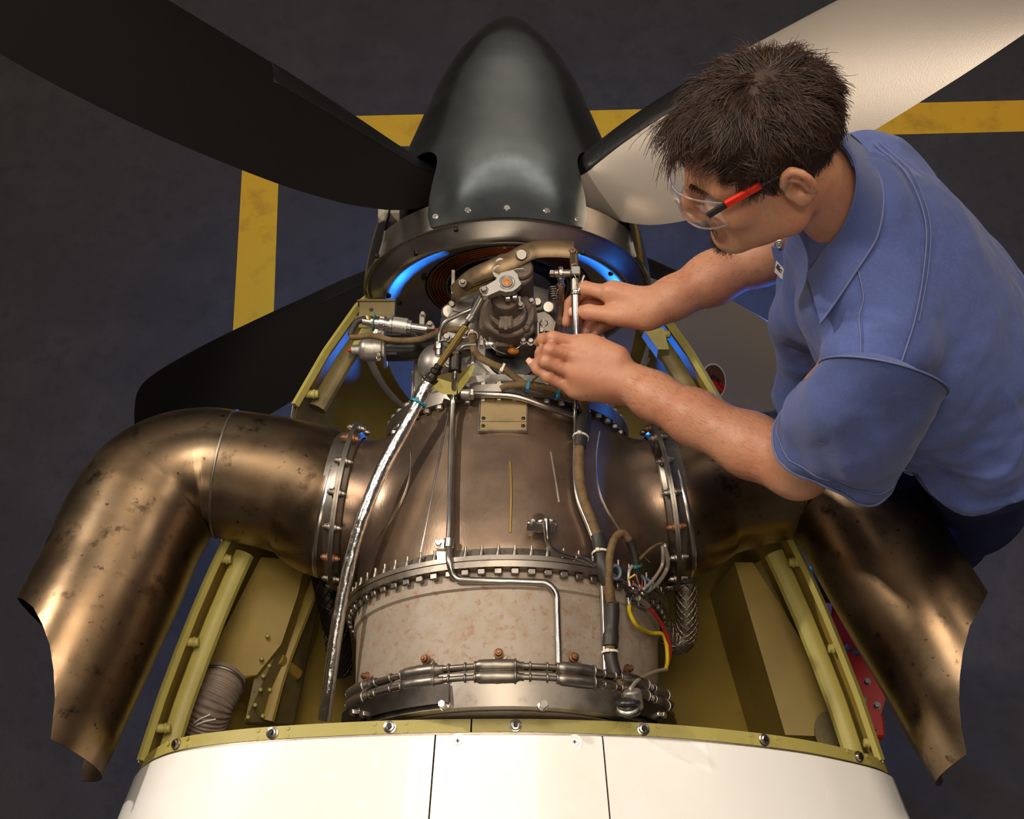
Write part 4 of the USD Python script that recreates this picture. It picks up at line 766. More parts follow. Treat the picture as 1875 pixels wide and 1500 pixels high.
# --- braided hoses
bh = thing('braided_hose', 'looped braided steel hose below the right exhaust flange', 'hose', at(1250, 1185, z=1.5))
hpz = spline(pz([(1185, 1075, 1.56), (1196, 1110, 1.55), (1214, 1150, 1.53), (1236, 1177, 1.51), (1252, 1172, 1.51), (1257, 1140, 1.53), (1256, 1095, 1.555), (1254, 1045, 1.58)]), 10)
obj('braid', sweep(hpz, .0185, 20), braid_m, bh, 60); obj('end_collar', cyl(at(1254, 1062, z=1.575), at(1253, 1040, z=1.59), .021), steel2_m, bh)
def plait(path, R, n, turns):
    """The raised strands of a braided sleeve."""
    t = np.gradient(path, axis=0); t /= np.linalg.norm(t, axis=1)[:, None]; x = frame(t[0])[:, 0]; out = []; X = []
    for i in range(len(path)): x = unit(x - t[i] * (x @ t[i])); X.append(x.copy())
    X = np.array(X); Y = np.cross(t, X)
    for s in (-1, 1):
        for k in range(n):
            a = s * np.linspace(0, 2 * math.pi * turns, len(path)) + k * 2 * math.pi / n; out.append(sweep(path + (X * np.cos(a)[:, None] + Y * np.sin(a)[:, None]) * R, .0014, 5))
    return join(*out)
tag(obj('plait', plait(spline(hpz, 2), .0186, 9, 2.6), braid_m, bh, 60), kind='stuff')
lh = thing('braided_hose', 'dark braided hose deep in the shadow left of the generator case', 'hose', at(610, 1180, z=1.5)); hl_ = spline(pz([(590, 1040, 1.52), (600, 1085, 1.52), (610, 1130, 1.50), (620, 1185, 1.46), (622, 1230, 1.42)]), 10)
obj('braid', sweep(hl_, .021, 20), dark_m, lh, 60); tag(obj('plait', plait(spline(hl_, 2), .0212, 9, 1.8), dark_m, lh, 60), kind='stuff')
# --- fuel manifold
fm = thing('fuel_manifold', 'ring of paired steel fuel pipes and adapters round the rear of the tan case', 'fuel manifold', on(915, 1240))
RM = .243 + .020
def ang(px, py): p = on(px, py, .02); return math.atan2(p[2] - H, p[0]), p[1]
AD = [(610, 1293), (663, 1262), (776, 1240), (915, 1234), (1058, 1243), (1160, 1268), (1204, 1292)]
angs = [ang(*a) for a in AD]; ym = np.mean([a[1] for a in angs[1:6]])
def pol(a, r, y): return np.array([r * math.cos(a), y, H + r * math.sin(a)])
yy = [ym, ym, ym, ym, ym, ym, ym]
for i, (a, _) in enumerate(angs):
    hw = .135 if 0 < i < 6 else .10
    for s, nm in ((1, 'fore'), (-1, 'aft')):
        aa = np.linspace(a + hw, a - hw, 12); P = np.array([pol(q, RM, ym + s * .0085) for q in aa]); rr1 = np.array([.0062, .0095, .0098, .0098, .0098, .0105, .0098, .0098, .0095, .0092, .0062, .0060])
        ad = obj('adapter', sweep(P, rr1, 16), steel2_m, fm, 40)
        for k in (0, 9): obj('ring', ring(P[k], P[k + 1] - P[k], rr1[k] + .0002, .0017, 20), steel2_m, ad, True)
    if 0 < i < 6:
        n = pol(a, 1, 0) - [0, 0, H]; t = np.array([-n[2], 0, n[0]]); Rn = np.column_stack([t, [0, 1, 0], n]); o = pol(a, .245, ym)
        fl_ = [(-.008, .033), (.006, .036), (.012, .030), (-.006, .018), (-.030, .016), (-.040, .010), (-.040, -.010), (-.028, -.020), (-.002, -.022), (.012, -.034), (.004, -.038), (-.008, -.034), (-.012, -.02), (-.01, .02)]
        pl_ = obj('flange_plate', slab([(x * .9, y * .9) for x, y in fl_], 0, .004, o, Rn) if np.linalg.det(Rn) > 0 else slab([(x * .9, y * .9) for x, y in fl_], 0, .004, o, np.column_stack([-t, [0, 1, 0], n])), steel2_m, fm, 20)
        for dy in (.031, -.033): obj('bolt', capnut(o + np.array([0, dy, 0]) + t * (.002 if dy > 0 else .004) + n * .003, n, .006, .012), rust_m, fm, 40)
for i in range(6):
    a, b = angs[i][0] - .12, angs[i + 1][0] + .12
    for s in (1, -1):
        P = np.array([pol(q, RM, ym + s * .0085) for q in np.linspace(a, b, 10)]); tb_ = obj('tube', sweep(P, .0046, 10), steel2_m, fm, 60)
        for k in (2, 6): obj('ring', ring(P[k], P[k + 1] - P[k], .0055, .0018, 18), steel2_m, tb_, True)
dk = thing('support_strap', 'thin dark steel strap plate in front of the left end of the rear band', 'bracket', at(640, 1300, z=1.84))
V = np.array([pol(a, r, y) for r, y in ((.266, -.803), (.268, -.832)) for a in np.linspace(math.radians(108), math.radians(160), 20)]); obj('strap', thick(V, 2, 20, .003), dark_m, dk, 30)
p = pol(math.radians(146), .267, -.818); obj('bolt', bolt(p, p - np.array([0, -.80, H]), .006, .012), steel_m, dk)
dk2 = thing('support_strap', 'thin dark steel strap plate beside the harness grommet on the right', 'bracket', at(1200, 1300, z=1.8))
V = np.array([pol(a, r, y) for r, y in ((.266, -.805), (.27, -.832)) for a in np.linspace(math.radians(12), math.radians(48), 14)]); obj('strap', thick(V, 2, 14, .003), dark_m, dk2, 30)
p = pol(math.radians(32), .269, -.82); obj('bolt', bolt(p, p - np.array([0, -.80, H]), .006, .010), steel_m, dk2)
gy = thing('grey_cable', 'thin grey braided cable hanging down the right side of the tan case', 'cable', at(1190, 1240, z=1.6)); obj('braid', sweep(spline(pz([(1186, 1205, 1.62), (1191, 1225, 1.62), (1192, 1260, 1.62), (1188, 1285, 1.62)]), 6), .0042, 10), braid_m, gy, True)
# --- ducting hose on the left
dh = thing('ducting_hose', 'ribbed pinkish grey ducting hose at the lower left inside the nacelle', 'hose', at(375, 1340, z=1.5))
P = spline(pz([(410, 1238, 1.50), (400, 1262, 1.51), (386, 1292, 1.51), (376, 1325, 1.49), (368, 1372, 1.46)]), 30); rr2 = .0375 + .0014 * np.sin(np.linspace(0, 2 * math.pi * 19, len(P))); obj('tube', sweep(P, rr2, 40), hose_m, dh, 60)
obj('clamp', join(ring(P[14], P[15] - P[14], .0385, .003, 40)), steel2_m, dh, True)
for pts in ([(352, 1262), (362, 1258), (374, 1257)], [(345, 1330), (365, 1318), (385, 1308)], [(350, 1335), (372, 1325), (398, 1322)]):
    obj('lacing', sweep(spline([P[int(np.argmin(np.linalg.norm(P - at(a, b, z=1.54), axis=1)))] + (unit(at(a, b, z=1.54) - P[int(np.argmin(np.linalg.norm(P - at(a, b, z=1.54), axis=1)))]) * .0395) for a, b in pts], 5), .0016, 6), ltie_m, dh, True)
# --- overspeed governor and pressure transmitter on the left
og = thing('overspeed_governor', 'silver capped black cylinder unit on the left of the engine\'s nose', 'governor', at(720, 640, z=1.72))
zz = 1.735; ax0, ax1 = at(644, 641, z=zz), at(792, 636, z=zz); ud = unit(ax1 - ax0)
def gp(px): return ax0 + ud * ((px - 644) / 3160 * 2.93)
obj('cap', turned(gp(644), ud, [(0, .0088), (.012, .0088), (.0135, .013), (.018, .0185), (.024, .0205), (.038, .0205), (.0385, .0215), (.052, .0215)], 40), alu_m, og, 40)
obj('cap_tip', cyl(gp(638), gp(645), .0038), red_w, og)
obj('flange', box(gp(703), (.0085, .052, .052), np.column_stack([ud, np.cross([0, 0, 1], ud), [0, 0, 1]]), .003), alu_m, og)
for dy, dz in ((.021, .02), (-.021, .02), (.021, -.02), (-.024, .012)): obj('bolt', bolt(gp(699) + np.array([0, dy, dz]), -ud, .0042, .006), steel_m, og)
blk = M('black_anodised', lin(40, 39, 38), .34, .3, bump=(240, .1))
obj('body', turned(gp(707), ud, [(0, .0215), (.045, .0225), (.056, .019), (.062, .014), (.085, .014)], 40), blk, og, 40)
obj('body_rib', join(box(gp(722) + np.array([0, .018, .012]), (.026, .006, .012)), box(gp(718) + np.array([0, -.018, .012]), (.02, .006, .012)), box(gp(740) + np.array([0, .028, .0]), (.06, .03, .03), None, .006)), blk, og)
obj('plug', hexa(gp(762) + np.array([0, .012, .016]), (.5, .2, 1), .009, .012), steel_m, og)
obj('port', cyl(gp(690) + np.array([0, .02, .005]), gp(690) + np.array([-.002, .042, .008]), .0095), alu_m, og)
pt = thing('pressure_transmitter', 'stepped steel pressure transmitter lying above the black unit', 'sensor', at(720, 598, z=1.78))
q0, q1 = at(664, 588, z=1.80), at(782, 603, z=1.80); ud = unit(q1 - q0); L = np.linalg.norm(q1 - q0)
obj('body', turned(q0, ud, [(0, .006), (.014, .006), (.0145, .0105), (.028, .0105), (.0285, .0125), (.038, .0125), (.0385, .010), (.046, .010), (.0465, .0155), (.0505, .0155), (.051, .0135), (.076, .0138), (.0765, .0115), (.082, .0115), (.0825, .008), (L, .008)], 36), steel_m, pt, 40)
obj('sleeve', turned(q0 + ud * .052, ud, [(0, .0142), (.023, .0142)], 36), alu_m, pt); 
for k in range(7): obj('label_line', box(q0 + ud * (.054 + k * .0026) + np.array([0, -.0115, .0072]), (.0012, .0006, .006 + .003 * (k % 3 == 0)), np.column_stack([ud, unit(np.cross([0, .5, .9], ud)), unit(np.cross(ud, np.cross([0, .5, .9], ud)))])), blackp_m, pt)
obj('nut', hexa(q0 + ud * .029, ud, .0138, .009), alu_m, pt); obj('mount', join(box(at(773, 592, z=1.80), (.010, .030, .012)), box(at(780, 602, z=1.80), (.03, .008, .012)), bolt(at(774, 577, z=1.805), (0, 0, 1), .004, .006), bolt(at(787, 595, z=1.805), (0, 0, 1), .005, .006)), steel2_m, pt)
obj('elbow', join(cyl(at(673, 580, z=1.80), at(676, 590, z=1.80), .006), cyl(at(668, 586, z=1.80), at(680, 592, z=1.79), .008)), brass_m, pt); obj('cable_tie', ring(at(685, 592, z=1.80), ud, .0125, .0014), grn_m, pt, True); obj('cable_tie_end', box(at(685, 577, z=1.815), (.003, .010, .004)), grn_m, pt); obj('cap', turned(at(796, 604, z=1.80), (1, 0, 0), [(0, .003), (.006, .0028)], 10), red_w, pt)
cbl = thing('sensor_cable', 'brown cable with a black end looping from the sensor across to the governor', 'cable', at(730, 624, z=1.81)); P = spline(pz([(672, 584, 1.80), (656, 588, 1.80), (648, 598, 1.80), (643, 613, 1.80), (650, 618, 1.80), (680, 615, 1.805), (720, 623, 1.81), (765, 622, 1.82), (800, 610, 1.83), (838, 603, 1.845), (860, 608, 1.85), (867, 618, 1.855)]), 8)
obj('braid', sweep(P[22:], .005, 12), harness_m, cbl, True); obj('end_sleeve', sweep(P[:26], .0056, 12), shrink_m, cbl, True)
hb = thing('braided_strap', 'flat brown braided cable crossing the front flange under the hands', 'cable', at(930, 680, z=1.87)); P = spline(np.vstack([pz([(866, 612, 1.86), (866, 634, 1.875), (876, 652, 1.88), (900, 666, 1.88), (922, 676, 1.875), (945, 692, 1.87)]), pz([(962, 703, 1.872), (985, 706, 1.872), (1015, 714, 1.866), (1060, 728, 1.855)])]), 8); obj('braid', sweep(P, .0062, 12, .7), harness_m, hb, True)
P2 = spline(pz([(917, 713, 1.87), (928, 708, 1.872), (946, 705, 1.872), (970, 707, 1.872), (1010, 718, 1.862), (1050, 730, 1.85)]), 8); obj('braid', sweep(P2, .0058, 12), harness_m, hb, True)
tie(P, (867, 612), ltie_m, hb, .0072); tie(P, (919, 672), ltie_m, hb, .0078); tie(P2, (966, 705), btie_m, hb, .0092, 'blue nylon cable tie'); tie(P2, (1022, 720), btie_m, hb, .0092, 'blue nylon cable tie')
obj('tail', sweep(pz([(974, 698, 1.88), (982, 690, 1.885), (990, 680, 1.888)]), .0025, 8), harness_m, hb, True)
# --- small tubes and lumps on the nose
nt = thing('nose_tube', 'thin bent steel tube left of the governor\'s push rod', 'pipe', at(805, 610, z=1.83)); P = rounded(pz([(803, 650, 1.83), (803, 612, 1.84), (812, 590, 1.85), (845, 574, 1.86), (880, 560, 1.865)]), .02, 6); pipe('tube', P, .0036, steel_m, nt); obj('fitting', join(hexa(at(803, 628, z=1.835), (0, -1, 0), .007, .012), cyl(at(803, 640, z=1.832), at(803, 652, z=1.83), .006)), steel_m, nt)
obj('bent_stub', sweep(rounded(pz([(795, 640, 1.83), (806, 625, 1.84), (818, 622, 1.845)]), .01), .003, 8), steel_m, nt, True)
lp3 = thing('strainer_housing', 'rounded cast housing between the push rod and the steel line', 'housing', at(845, 600, z=1.8))
obj('dome', (np.array(trimesh.creation.icosphere(3, 1).vertices) * [.040, .042, .036] + at(850, 596, z=1.80), np.array(trimesh.creation.icosphere(3, 1).faces)), alu_m, lp3, True); obj('plug', join(cyl(at(820, 575, z=1.80), at(822, 570, z=1.83), .012), cyl(at(836, 566, z=1.80), at(838, 562, z=1.825), .008)), alu_m, lp3); obj('pad', join(box(at(833, 615, z=1.835), (.03, .02, .012), None, .003), bolt(at(850, 611, z=1.845), (0, 0, 1), .0075, .008), bolt(at(818, 620, z=1.84), (0, 0, 1), .006, .008)), steel_m, lp3)
obj('side_lobe', (np.array(trimesh.creation.icosphere(3, 1).vertices) * [.032, .035, .03] + at(800, 668, z=1.80), np.array(trimesh.creation.icosphere(3, 1).faces)), alu_m, lp3, True); obj('boss', join(cyl(at(821, 668, z=1.84), at(822, 664, z=1.86), .009), cyl(at(822, 664, z=1.86), at(822, 663, z=1.865), .005)), alu_m, lp3)
rn = thing('right_nose_housing', 'dark grey cast housing behind the silver control rod', 'housing', at(1000, 585, z=1.82)); obj('shell', m3.Manifold.hull_points(np.vstack([pz([(978, 575, 1.86), (1000, 570, 1.86), (1018, 590, 1.85), (1014, 606, 1.85), (985, 606, 1.86)]), pz([(975, 570, 1.80), (1010, 562, 1.80), (1030, 592, 1.79), (1022, 612, 1.79), (980, 612, 1.80)])])), steel2_m, rn, 30); obj('knob', join(cyl(at(1004, 566, z=1.84), at(1004, 562, z=1.865), .010), cyl(at(984, 556, z=1.84), at(984, 552, z=1.86), .007)), alu_m, rn); obj('pin_loop', ring(at(996, 592, z=1.89), (0, -1, .6), .006, .0008), steel_m, rn, True)
rc2 = thing('right_side_cover', 'pale grey cast cover peeking out right of the mechanic\'s left hand', 'housing', at(1100, 625, z=1.8)); obj('shell', m3.Manifold.hull_points(np.vstack([pz([(1080, 616, 1.84), (1095, 612, 1.84), (1108, 628, 1.83), (1112, 640, 1.82), (1080, 645, 1.83)]), pz([(1070, 610, 1.76), (1100, 606, 1.76), (1120, 632, 1.75), (1124, 650, 1.75), (1070, 660, 1.76)])])), alu_m, rc2, 30); obj('screw', bolt(at(1104, 622, z=1.838), (0, 0, 1), .0035, .004), steel_m, rc2)

# ---------------------------------------------------------------- the mechanic
def cp(px, py, d): return CAM + (FW + RT * (px - 937.5) / FPX + UPV * (750 - py) / FPX) * d
def cps(l): return [cp(*q) for q in l]
def fromcam(v): return RT * v[0] + UPV * v[1] - FW * v[2]
skin_m = M('skin', lin(194, 140, 108), .48, 0, [(16, lin(184, 118, 90), .42, .72), (120, lin(170, 108, 82), .55, .8)], bump=(500, .12), subsurface_weight=.12, subsurface_scale=.006)
shirt_m = M('navy_work_shirt', lin(74, 89, 146), .85, 0, [(7, lin(65, 79, 133), .4, .7), (300, lin(86, 100, 158), .5, .8)], bump=(700, .2), sheen_weight=.15)
seam_m = M('navy_stitching', lin(96, 106, 146), .85)
trous_m = M('navy_trousers', lin(42, 50, 98), .9, 0, [(9, lin(36, 43, 88), .4, .7)], bump=(700, .2))
hair_m = M('dark_brown_hair', lin(50, 32, 23), .34, 0, [(60, lin(88, 60, 45), .5, .75)], specular_ior_level=.5)
scalp_m = M('hair_undercoat', lin(52, 35, 28), .7)
nail_m = M('finger_nail', lin(222, 176, 152), .3)
tee_m = M('cream_undershirt', lin(214, 204, 190), .8); tag_m = M('clothing_label', lin(206, 204, 206), .7)
boot_l = M('black_leather', lin(26, 24, 23), .45)
LS, RS = cp(1605, 625, 2.25), cp(1588, 352, 2.49)
LE, RE = cp(1462, 852, 2.50), cp(1470, 428, 2.735)
LW, RW = cp(1163, 704, 2.655), cp(1198, 563, 2.668)
NB = cp(1572, 400, 2.31); SM = (LS + RS) / 2
HIP = cp(1786, 768, 2.64); tv_ = unit(SM - HIP); sv = unit((LS - RS) - tv_ * ((LS - RS) @ tv_)); nv = np.cross(sv, tv_)
nv = nv if nv @ (CAM - SM) > 0 else -nv                          # towards the back
T3 = np.column_stack([sv, nv, tv_])
LH, RH = HIP + sv * .095 - tv_ * .02 + UPV * .03, HIP - sv * .095 - tv_ * .02 + UPV * .03
PLAT = LH[2] - .905
HC = cp(1397, 278, 2.15); hf = unit(fromcam((-.88, -.42, -.22))); hu = fromcam((-.45, .565, .69)); hu = unit(hu - hf * (hu @ hf)); hl = np.cross(hu, hf)
HR = np.column_stack([hf, hl, hu])
def hp(f, l, u): return HC + hf * f + hl * l + hu * u
ax_x = np.concatenate([np.arange(.02, .47, .0032), np.arange(.47, 1.0, .010)])
ax_y = np.concatenate([np.arange(-.78, -.46, .010), np.arange(-.46, -.10, .0032), np.arange(-.10, .12, .010)])
ax_z = np.concatenate([np.arange(PLAT - .02, 1.86, .016), np.arange(1.86, 2.05, .0030), np.arange(2.05, 2.39, .008), np.arange(2.39, 2.69, .0030)])
B = Field(ax_x, ax_y, ax_z)
# trunk and legs
B.ell(SM - tv_ * .10 + nv * .0, T3, (.175, .115, .19), .03); B.cap(LS, RS, .062, .062, .04); B.ell(SM - tv_ * .30, T3, (.150, .11, .20), .05); B.ell(HIP - tv_ * .0 + UPV * .03, T3, (.138, .095, .092), .05)
feet = []
for h, dx in ((LH, .0), (RH, .02)):
    an = np.array([.80 + dx, -.36 if dx == 0 else -.15, PLAT + .09]); kn = (h + an) / 2 + np.array([.045, .03, .02]); B.chain([h, kn, an], [.068, .055, .042], .03); feet.append(an); B.cap(an, an + np.array([-.16, 0, -.055]), .038, .03, .02)
# neck and head
B.cap(NB, hp(-.035, 0, -.05), .058, .056, .03); B.cap(SM, NB, .072, .058, .05)
B.ell(hp(-.010, 0, .036), HR, (.098, .0755, .083), .012); B.ell(hp(.036, 0, -.035), HR, (.060, .060, .080), .025)
for s in (-1, 1):
    B.cap(hp(.005, s * .054, -.068), hp(.075, s * .012, -.098), .021, .019, .03); B.cap(hp(.003, s * .058, -.02), hp(.005, s * .054, -.068), .016, .018, .02)
    B.ell(hp(.062, s * .040, -.030), HR, (.028, .024, .022), .018); B.cap(hp(.086, s * .008, .016), hp(.066, s * .048, .014), .011, .011, .014)
    B.ell(hp(.086, s * .031, -.006), HR, (.012, .017, .011), .008, 's'); B.ell(hp(.1015, s * .010, -.042), HR, (.011, .009, .009), .007)
    # ear
    e0 = hp(-.020, s * .078, .0); eo = unit(hl * s * .80 - hf * .45 + hu * 0); ef = unit(hf + eo * .25 * 0 - hf * 0); 
    pts = []
    for a in np.linspace(.02 * math.pi, 1.46 * math.pi, 13):
        pts.append(e0 + hf * (.017 * math.cos(a) - .002) + hu * (.030 * math.sin(a) + .002) + hl * s * (.006 + .012 * max(0, -math.cos(a)) + .006 * math.sin(a)))
    B.chain(pts, [.0034] + [.0050] * 11 + [.0045], .004)
    B.ell(e0 + hl * s * .002, HR, (.015, .006, .024), .006); B.ell(e0 + hf * -.002 + hl * s * .011 - hu * .006, HR, (.0085, .010, .0125), .003, 's')
    B.chain([e0 + hf * -.010 + hu * -.006 + hl * s * .012, e0 + hf * -.009 + hu * .010 + hl * s * .012, e0 + hf * .004 + hu * .018 + hl * s * .010], [.0042, .0042, .003], .004)
    B.cap(e0 + hf * .015 + hu * -.006 + hl * s * .003, e0 + hf * .012 + hu * -.014 + hl * s * .004, .0045, .004, .004); B.ell(e0 + hf * .001 - hu * .026 + hl * s * .006, HR, (.0085, .005, .010), .012)
B.chain([hp(.096, 0, .006), hp(.110, 0, -.020), hp(.116, 0, -.038)], [.0075, .009, .0115], .012); B.ell(hp(.085, 0, -.098), HR, (.021, .026, .018), .02)
B.ell(hp(.094, 0, -.062), HR, (.010, .024, .008), .008); B.ell(hp(.092, 0, -.073), HR, (.010, .020, .007), .006)
# arms
def lerp(a, b, t): return a + (b - a) * t
B.chain([LS, lerp(LS, LE, .5), LE], [.054, .050, .046], .03); dn = UPV * -.006; B.chain([LE, lerp(LE, LW, .28) + dn, lerp(LE, LW, .62) + dn, lerp(LE, LW, .88) + dn * .7, LW], [.046, .0445, .039, .0335, .031], .025)
B.chain([RS, lerp(RS, RE, .5), RE], [.058, .052, .044], .03); B.chain([RE, lerp(RE, RW, .28), lerp(RE, RW, .62), lerp(RE, RW, .88), RW], [.045, .046, .038, .030, .028], .025)
# left hand
def hand(wrist, fingers, thumb, palm_r, extra=()):
    for ch, rs_ in fingers:
        P = cps(ch); B.cap(wrist, P[0], palm_r, rs_[0] + .0028, .016)
    for a, b, r1, r2 in extra: B.cap(cp(*a), cp(*b), r1, r2, .016)
    for ch, rs_ in list(fingers) + [thumb]:
        P = cps(ch); B.chain(P, rs_, .0035)
        for q, r in zip(P[1:3], rs_[1:3]): B.ell(q, np.eye(3), (r * 1.06,) * 3, .004)
lf = [([(1060, 628, 2.660), (1012, 618, 2.652), (994, 621, 2.672), (985, 627, 2.690)], [.0112, .0098, .0088, .0074]),
      ([(1052, 652, 2.652), (1006, 640, 2.640), (991, 645, 2.664), (986, 652, 2.690)], [.0112, .0100, .0090, .0076]),
      ([(1050, 684, 2.652), (1000, 662, 2.643), (988, 665, 2.668), (988, 672, 2.692)], [.0110, .0098, .0086, .0074]),
      ([(1050, 714, 2.662), (1004, 690, 2.655), (984, 676, 2.664), (971, 663, 2.676)], [.0102, .0088, .0080, .0068])]
lt = ([(1118, 655, 2.690), (1078, 640, 2.706), (1043, 632, 2.714), (1014, 631, 2.716)], [.015, .0118, .0105, .0082])
hand(LW, lf, lt, .0185, [((1130, 655, 2.655), (1085, 630, 2.664), .02, .016), ((1135, 722, 2.672), (1070, 714, 2.668), .018, .0155), ((1120, 700, 2.655), (1065, 690, 2.655), .02, .016)])
rf = [([(1118, 538, 2.678), (1070, 528, 2.690), (1045, 556, 2.712), (1037, 592, 2.712)], [.0130, .0112, .0098, .0080]),
      ([(1128, 548, 2.702), (1076, 552, 2.722), (1056, 582, 2.735), (1056, 606, 2.735)], [.0115, .0102, .0090, .0076]),
      ([(1138, 562, 2.715), (1094, 574, 2.742), (1077, 596, 2.748), (1071, 612, 2.742)], [.0108, .0098, .0086, .0074]),
      ([(1150, 578, 2.720), (1116, 592, 2.748), (1096, 604, 2.752), (1084, 612, 2.748)], [.0098, .0088, .0080, .0068])]
rt_ = ([(1160, 582, 2.672), (1122, 577, 2.664), (1078, 572, 2.674), (1051, 571, 2.690)], [.0175, .0138, .0122, .0095])
hand(RW, rf, rt_, .019, [((1180, 555, 2.668), (1125, 535, 2.675), .02, .0165), ((1180, 580, 2.665), (1130, 578, 2.664), .022, .016), ((1170, 570, 2.69), (1130, 556, 2.70), .018, .015)])
person = thing('person', 'dark-haired man in navy work shirt, safety glasses on, leaning over the engine', 'person', (HIP[0], HIP[1], PLAT))
bv, bf = B.mesh(3); body = obj('body', (bv, bf), skin_m, person, True)
from scipy.ndimage import map_coordinates
def probe(Fd, P):
    c = [np.interp(P[..., i], a, np.arange(len(a))) for i, a in enumerate(Fd.ax)]; return map_coordinates(Fd.D, c, order=1)
def march(Fd, px, py, off=0., d0=1.95):
    v = FW + RT * (px - 937.5) / FPX + UPV * (750 - py) / FPX; ts = np.arange(d0, 2.95, .002); P = CAM + v * ts[:, None]; s = probe(Fd, P) - off; k = np.argmax(s < 0)
    return P[k] if s[k] < 0 else None
# nails that show
for ch, r in ((lf[3], .0062), (rt_, .0082), (rf[2], .0062), (rf[3], .0056)):
    P = cps(ch[0]); d = unit(P[3] - P[2]); n = unit((CAM - P[3]) - d * ((CAM - P[3]) @ d)); t_ = np.cross(n, d); rr0 = ch[1][3]
    V = np.array([P[3] + d * (u * .011 - .007) + (n * math.cos(a) + t_ * math.sin(a)) * (rr0 + .0008 - .001 * u) for u in np.linspace(0, 1, 6) for a in np.linspace(-.75, .75, 9)])
    obj('finger_nail', thick(V, 6, 9, .0008), nail_m, body, True)
# ---- shirt
S = Field(np.arange(.30, 1.02, .005), np.arange(-.80, .12, .005), np.arange(1.78, 2.56, .005))
ab = SM - tv_ * .30 + RT * .012
S.ell(SM - tv_ * .10 + nv * .008, T3, (.205, .138, .21), .03); S.ell(ab + nv * .012 - sv * .0, T3, (.190, .140, .23), .08); S.cap(lerp(LS, RS, .14) + tv_ * .01, RS + tv_ * .005, .074, .070, .05); S.cap(SM + nv * .01, NB + unit(hp(-.035, 0, -.06) - NB) * .012, .112, .079, .04)
S.cap(LS, cp(1420, 640, 2.47), .05, .03, .02) if False else None
hemc = cp(1520, 833, 2.415); hax = unit(hemc - LS); 
S.cap(LS, lerp(LS, RS, .14), .0735, .074, .04)
S.cap(RS, lerp(RS, RE, .62), .072, .078, .05)
# front of the shirt hanging below the chest, billowing
S.cap(cp(1478, 560, 2.52), cp(1500, 690, 2.66), .055, .06, .07); S.cap(cp(1500, 690, 2.66), cp(1600, 800, 2.75), .06, .09, .07)
# belly roll at the belt
S.cap(HIP + sv * .13 + tv_ * .075 + nv * .03, HIP - sv * .1 + tv_ * .075 + nv * .05, .082, .085, .05)
def cutplane(p, n, lo, hi, soft=.004): S.add(lambda X, Y, Z: -((X - p[0]) * n[0] + (Y - p[1]) * n[1] + (Z - p[2]) * n[2]), lo, hi, soft, 's')
lo_, hi_ = np.array([.3, -.8, 1.78]), np.array([1.02, .12, 2.56])
# sleeve opening
def sl(X, Y, Z):
    a = (X - hemc[0]) * hax[0] + (Y - hemc[1]) * hax[1] + (Z - hemc[2]) * hax[2]; q = np.sqrt(np.maximum((X - hemc[0]) ** 2 + (Y - hemc[1]) ** 2 + (Z - hemc[2]) ** 2 - a * a, 0))
    return np.maximum(.0 - a, np.where(a > -.02, q - .2, 9)), q, a
rh = lerp(RS, RE, .62); ra = unit(RE - RS)
S.add(lambda X, Y, Z: np.maximum(-((X - rh[0]) * ra[0] + (Y - rh[1]) * ra[1] + (Z - rh[2]) * ra[2]), np.sqrt((X - rh[0]) ** 2 + (Y - rh[1]) ** 2 + (Z - rh[2]) ** 2) - .15), rh - .16, rh + .16, .003, 's')
# below the belt, and the neck opening
wb = HIP + tv_ * .060
S.add(lambda X, Y, Z: (X - wb[0]) * tv_[0] + (Y - wb[1]) * tv_[1] + (Z - wb[2]) * tv_[2], lo_, hi_, .006, 's')
nd = unit(hp(-.035, 0, -.06) - NB); S.cap(NB + nd * .035, NB + nd * .16, .042, .062, .01, 's')
sv_, sf_ = S.mesh(3)
# folds
def folds(v, n):
    q = v - SM; a, b, c = q @ sv, q @ nv, q @ tv_; d = np.zeros(len(v))
    w = np.clip((-.12 - c) / .15, 0, 1) * np.clip((.22 + a) / .2, 0, 1)
    d += w * .013 * (meshkit.fbm(np.stack([a * 5 + c * 9, c * 16 - a * 14, b * 5], 1), 3, 5) - .5) * 2
    d += w * .006 * np.sin(c * 60 + a * 38 + 5 * meshkit.noise(v * 10, 6))
    d += .007 * (meshkit.fbm(v * 11, 3, 9) - .5) * 2 + w * .007 * (1 - np.abs(np.sin(c * 34 + a * 26 + 6 * meshkit.noise(v * 7, 2)))) ** 3 + .0022 * (meshkit.fbm(v * 34, 2, 4) - .5) * 2
    f = np.clip((.05 - b) / .08, 0, 1); d += f * .008 * np.sin(a * 55 + 4 * meshkit.noise(v * 12, 8))
    return d
def vnorm(v, f):
    n = np.zeros_like(v); fn = np.cross(v[f[:, 1]] - v[f[:, 0]], v[f[:, 2]] - v[f[:, 0]])
    for k in range(3): np.add.at(n, f[:, k], fn)
    return n / (np.linalg.norm(n, axis=1)[:, None] + 1e-12)
sv_ = sv_ + vnorm(sv_, sf_) * folds(sv_, vnorm(sv_, sf_))[:, None]
shirt = obj('shirt', (sv_, sf_), shirt_m, person, True, label='navy blue short-sleeved work shirt with collar')
tms = trimesh.Trimesh(sv_, sf_, process=False)
def onshirt(px, py, off=.002):
    p = march(S, px, py, .004)
    if p is None: return None
    return p + unit(CAM - p) * (off + .004)
from scipy.spatial import cKDTree
skd = cKDTree(sv_)
def stick(pts, off):
    """Puts points on the folded surface of the shirt."""
    P = np.array([p for p in pts if p is not None]); out = []
    for p in P:
        d, i = skd.query(p, 6); v = unit(p - CAM); q = sv_[i].mean(0); out.append(p + v * ((q - p) @ v) - v * off)
    return np.array(out)
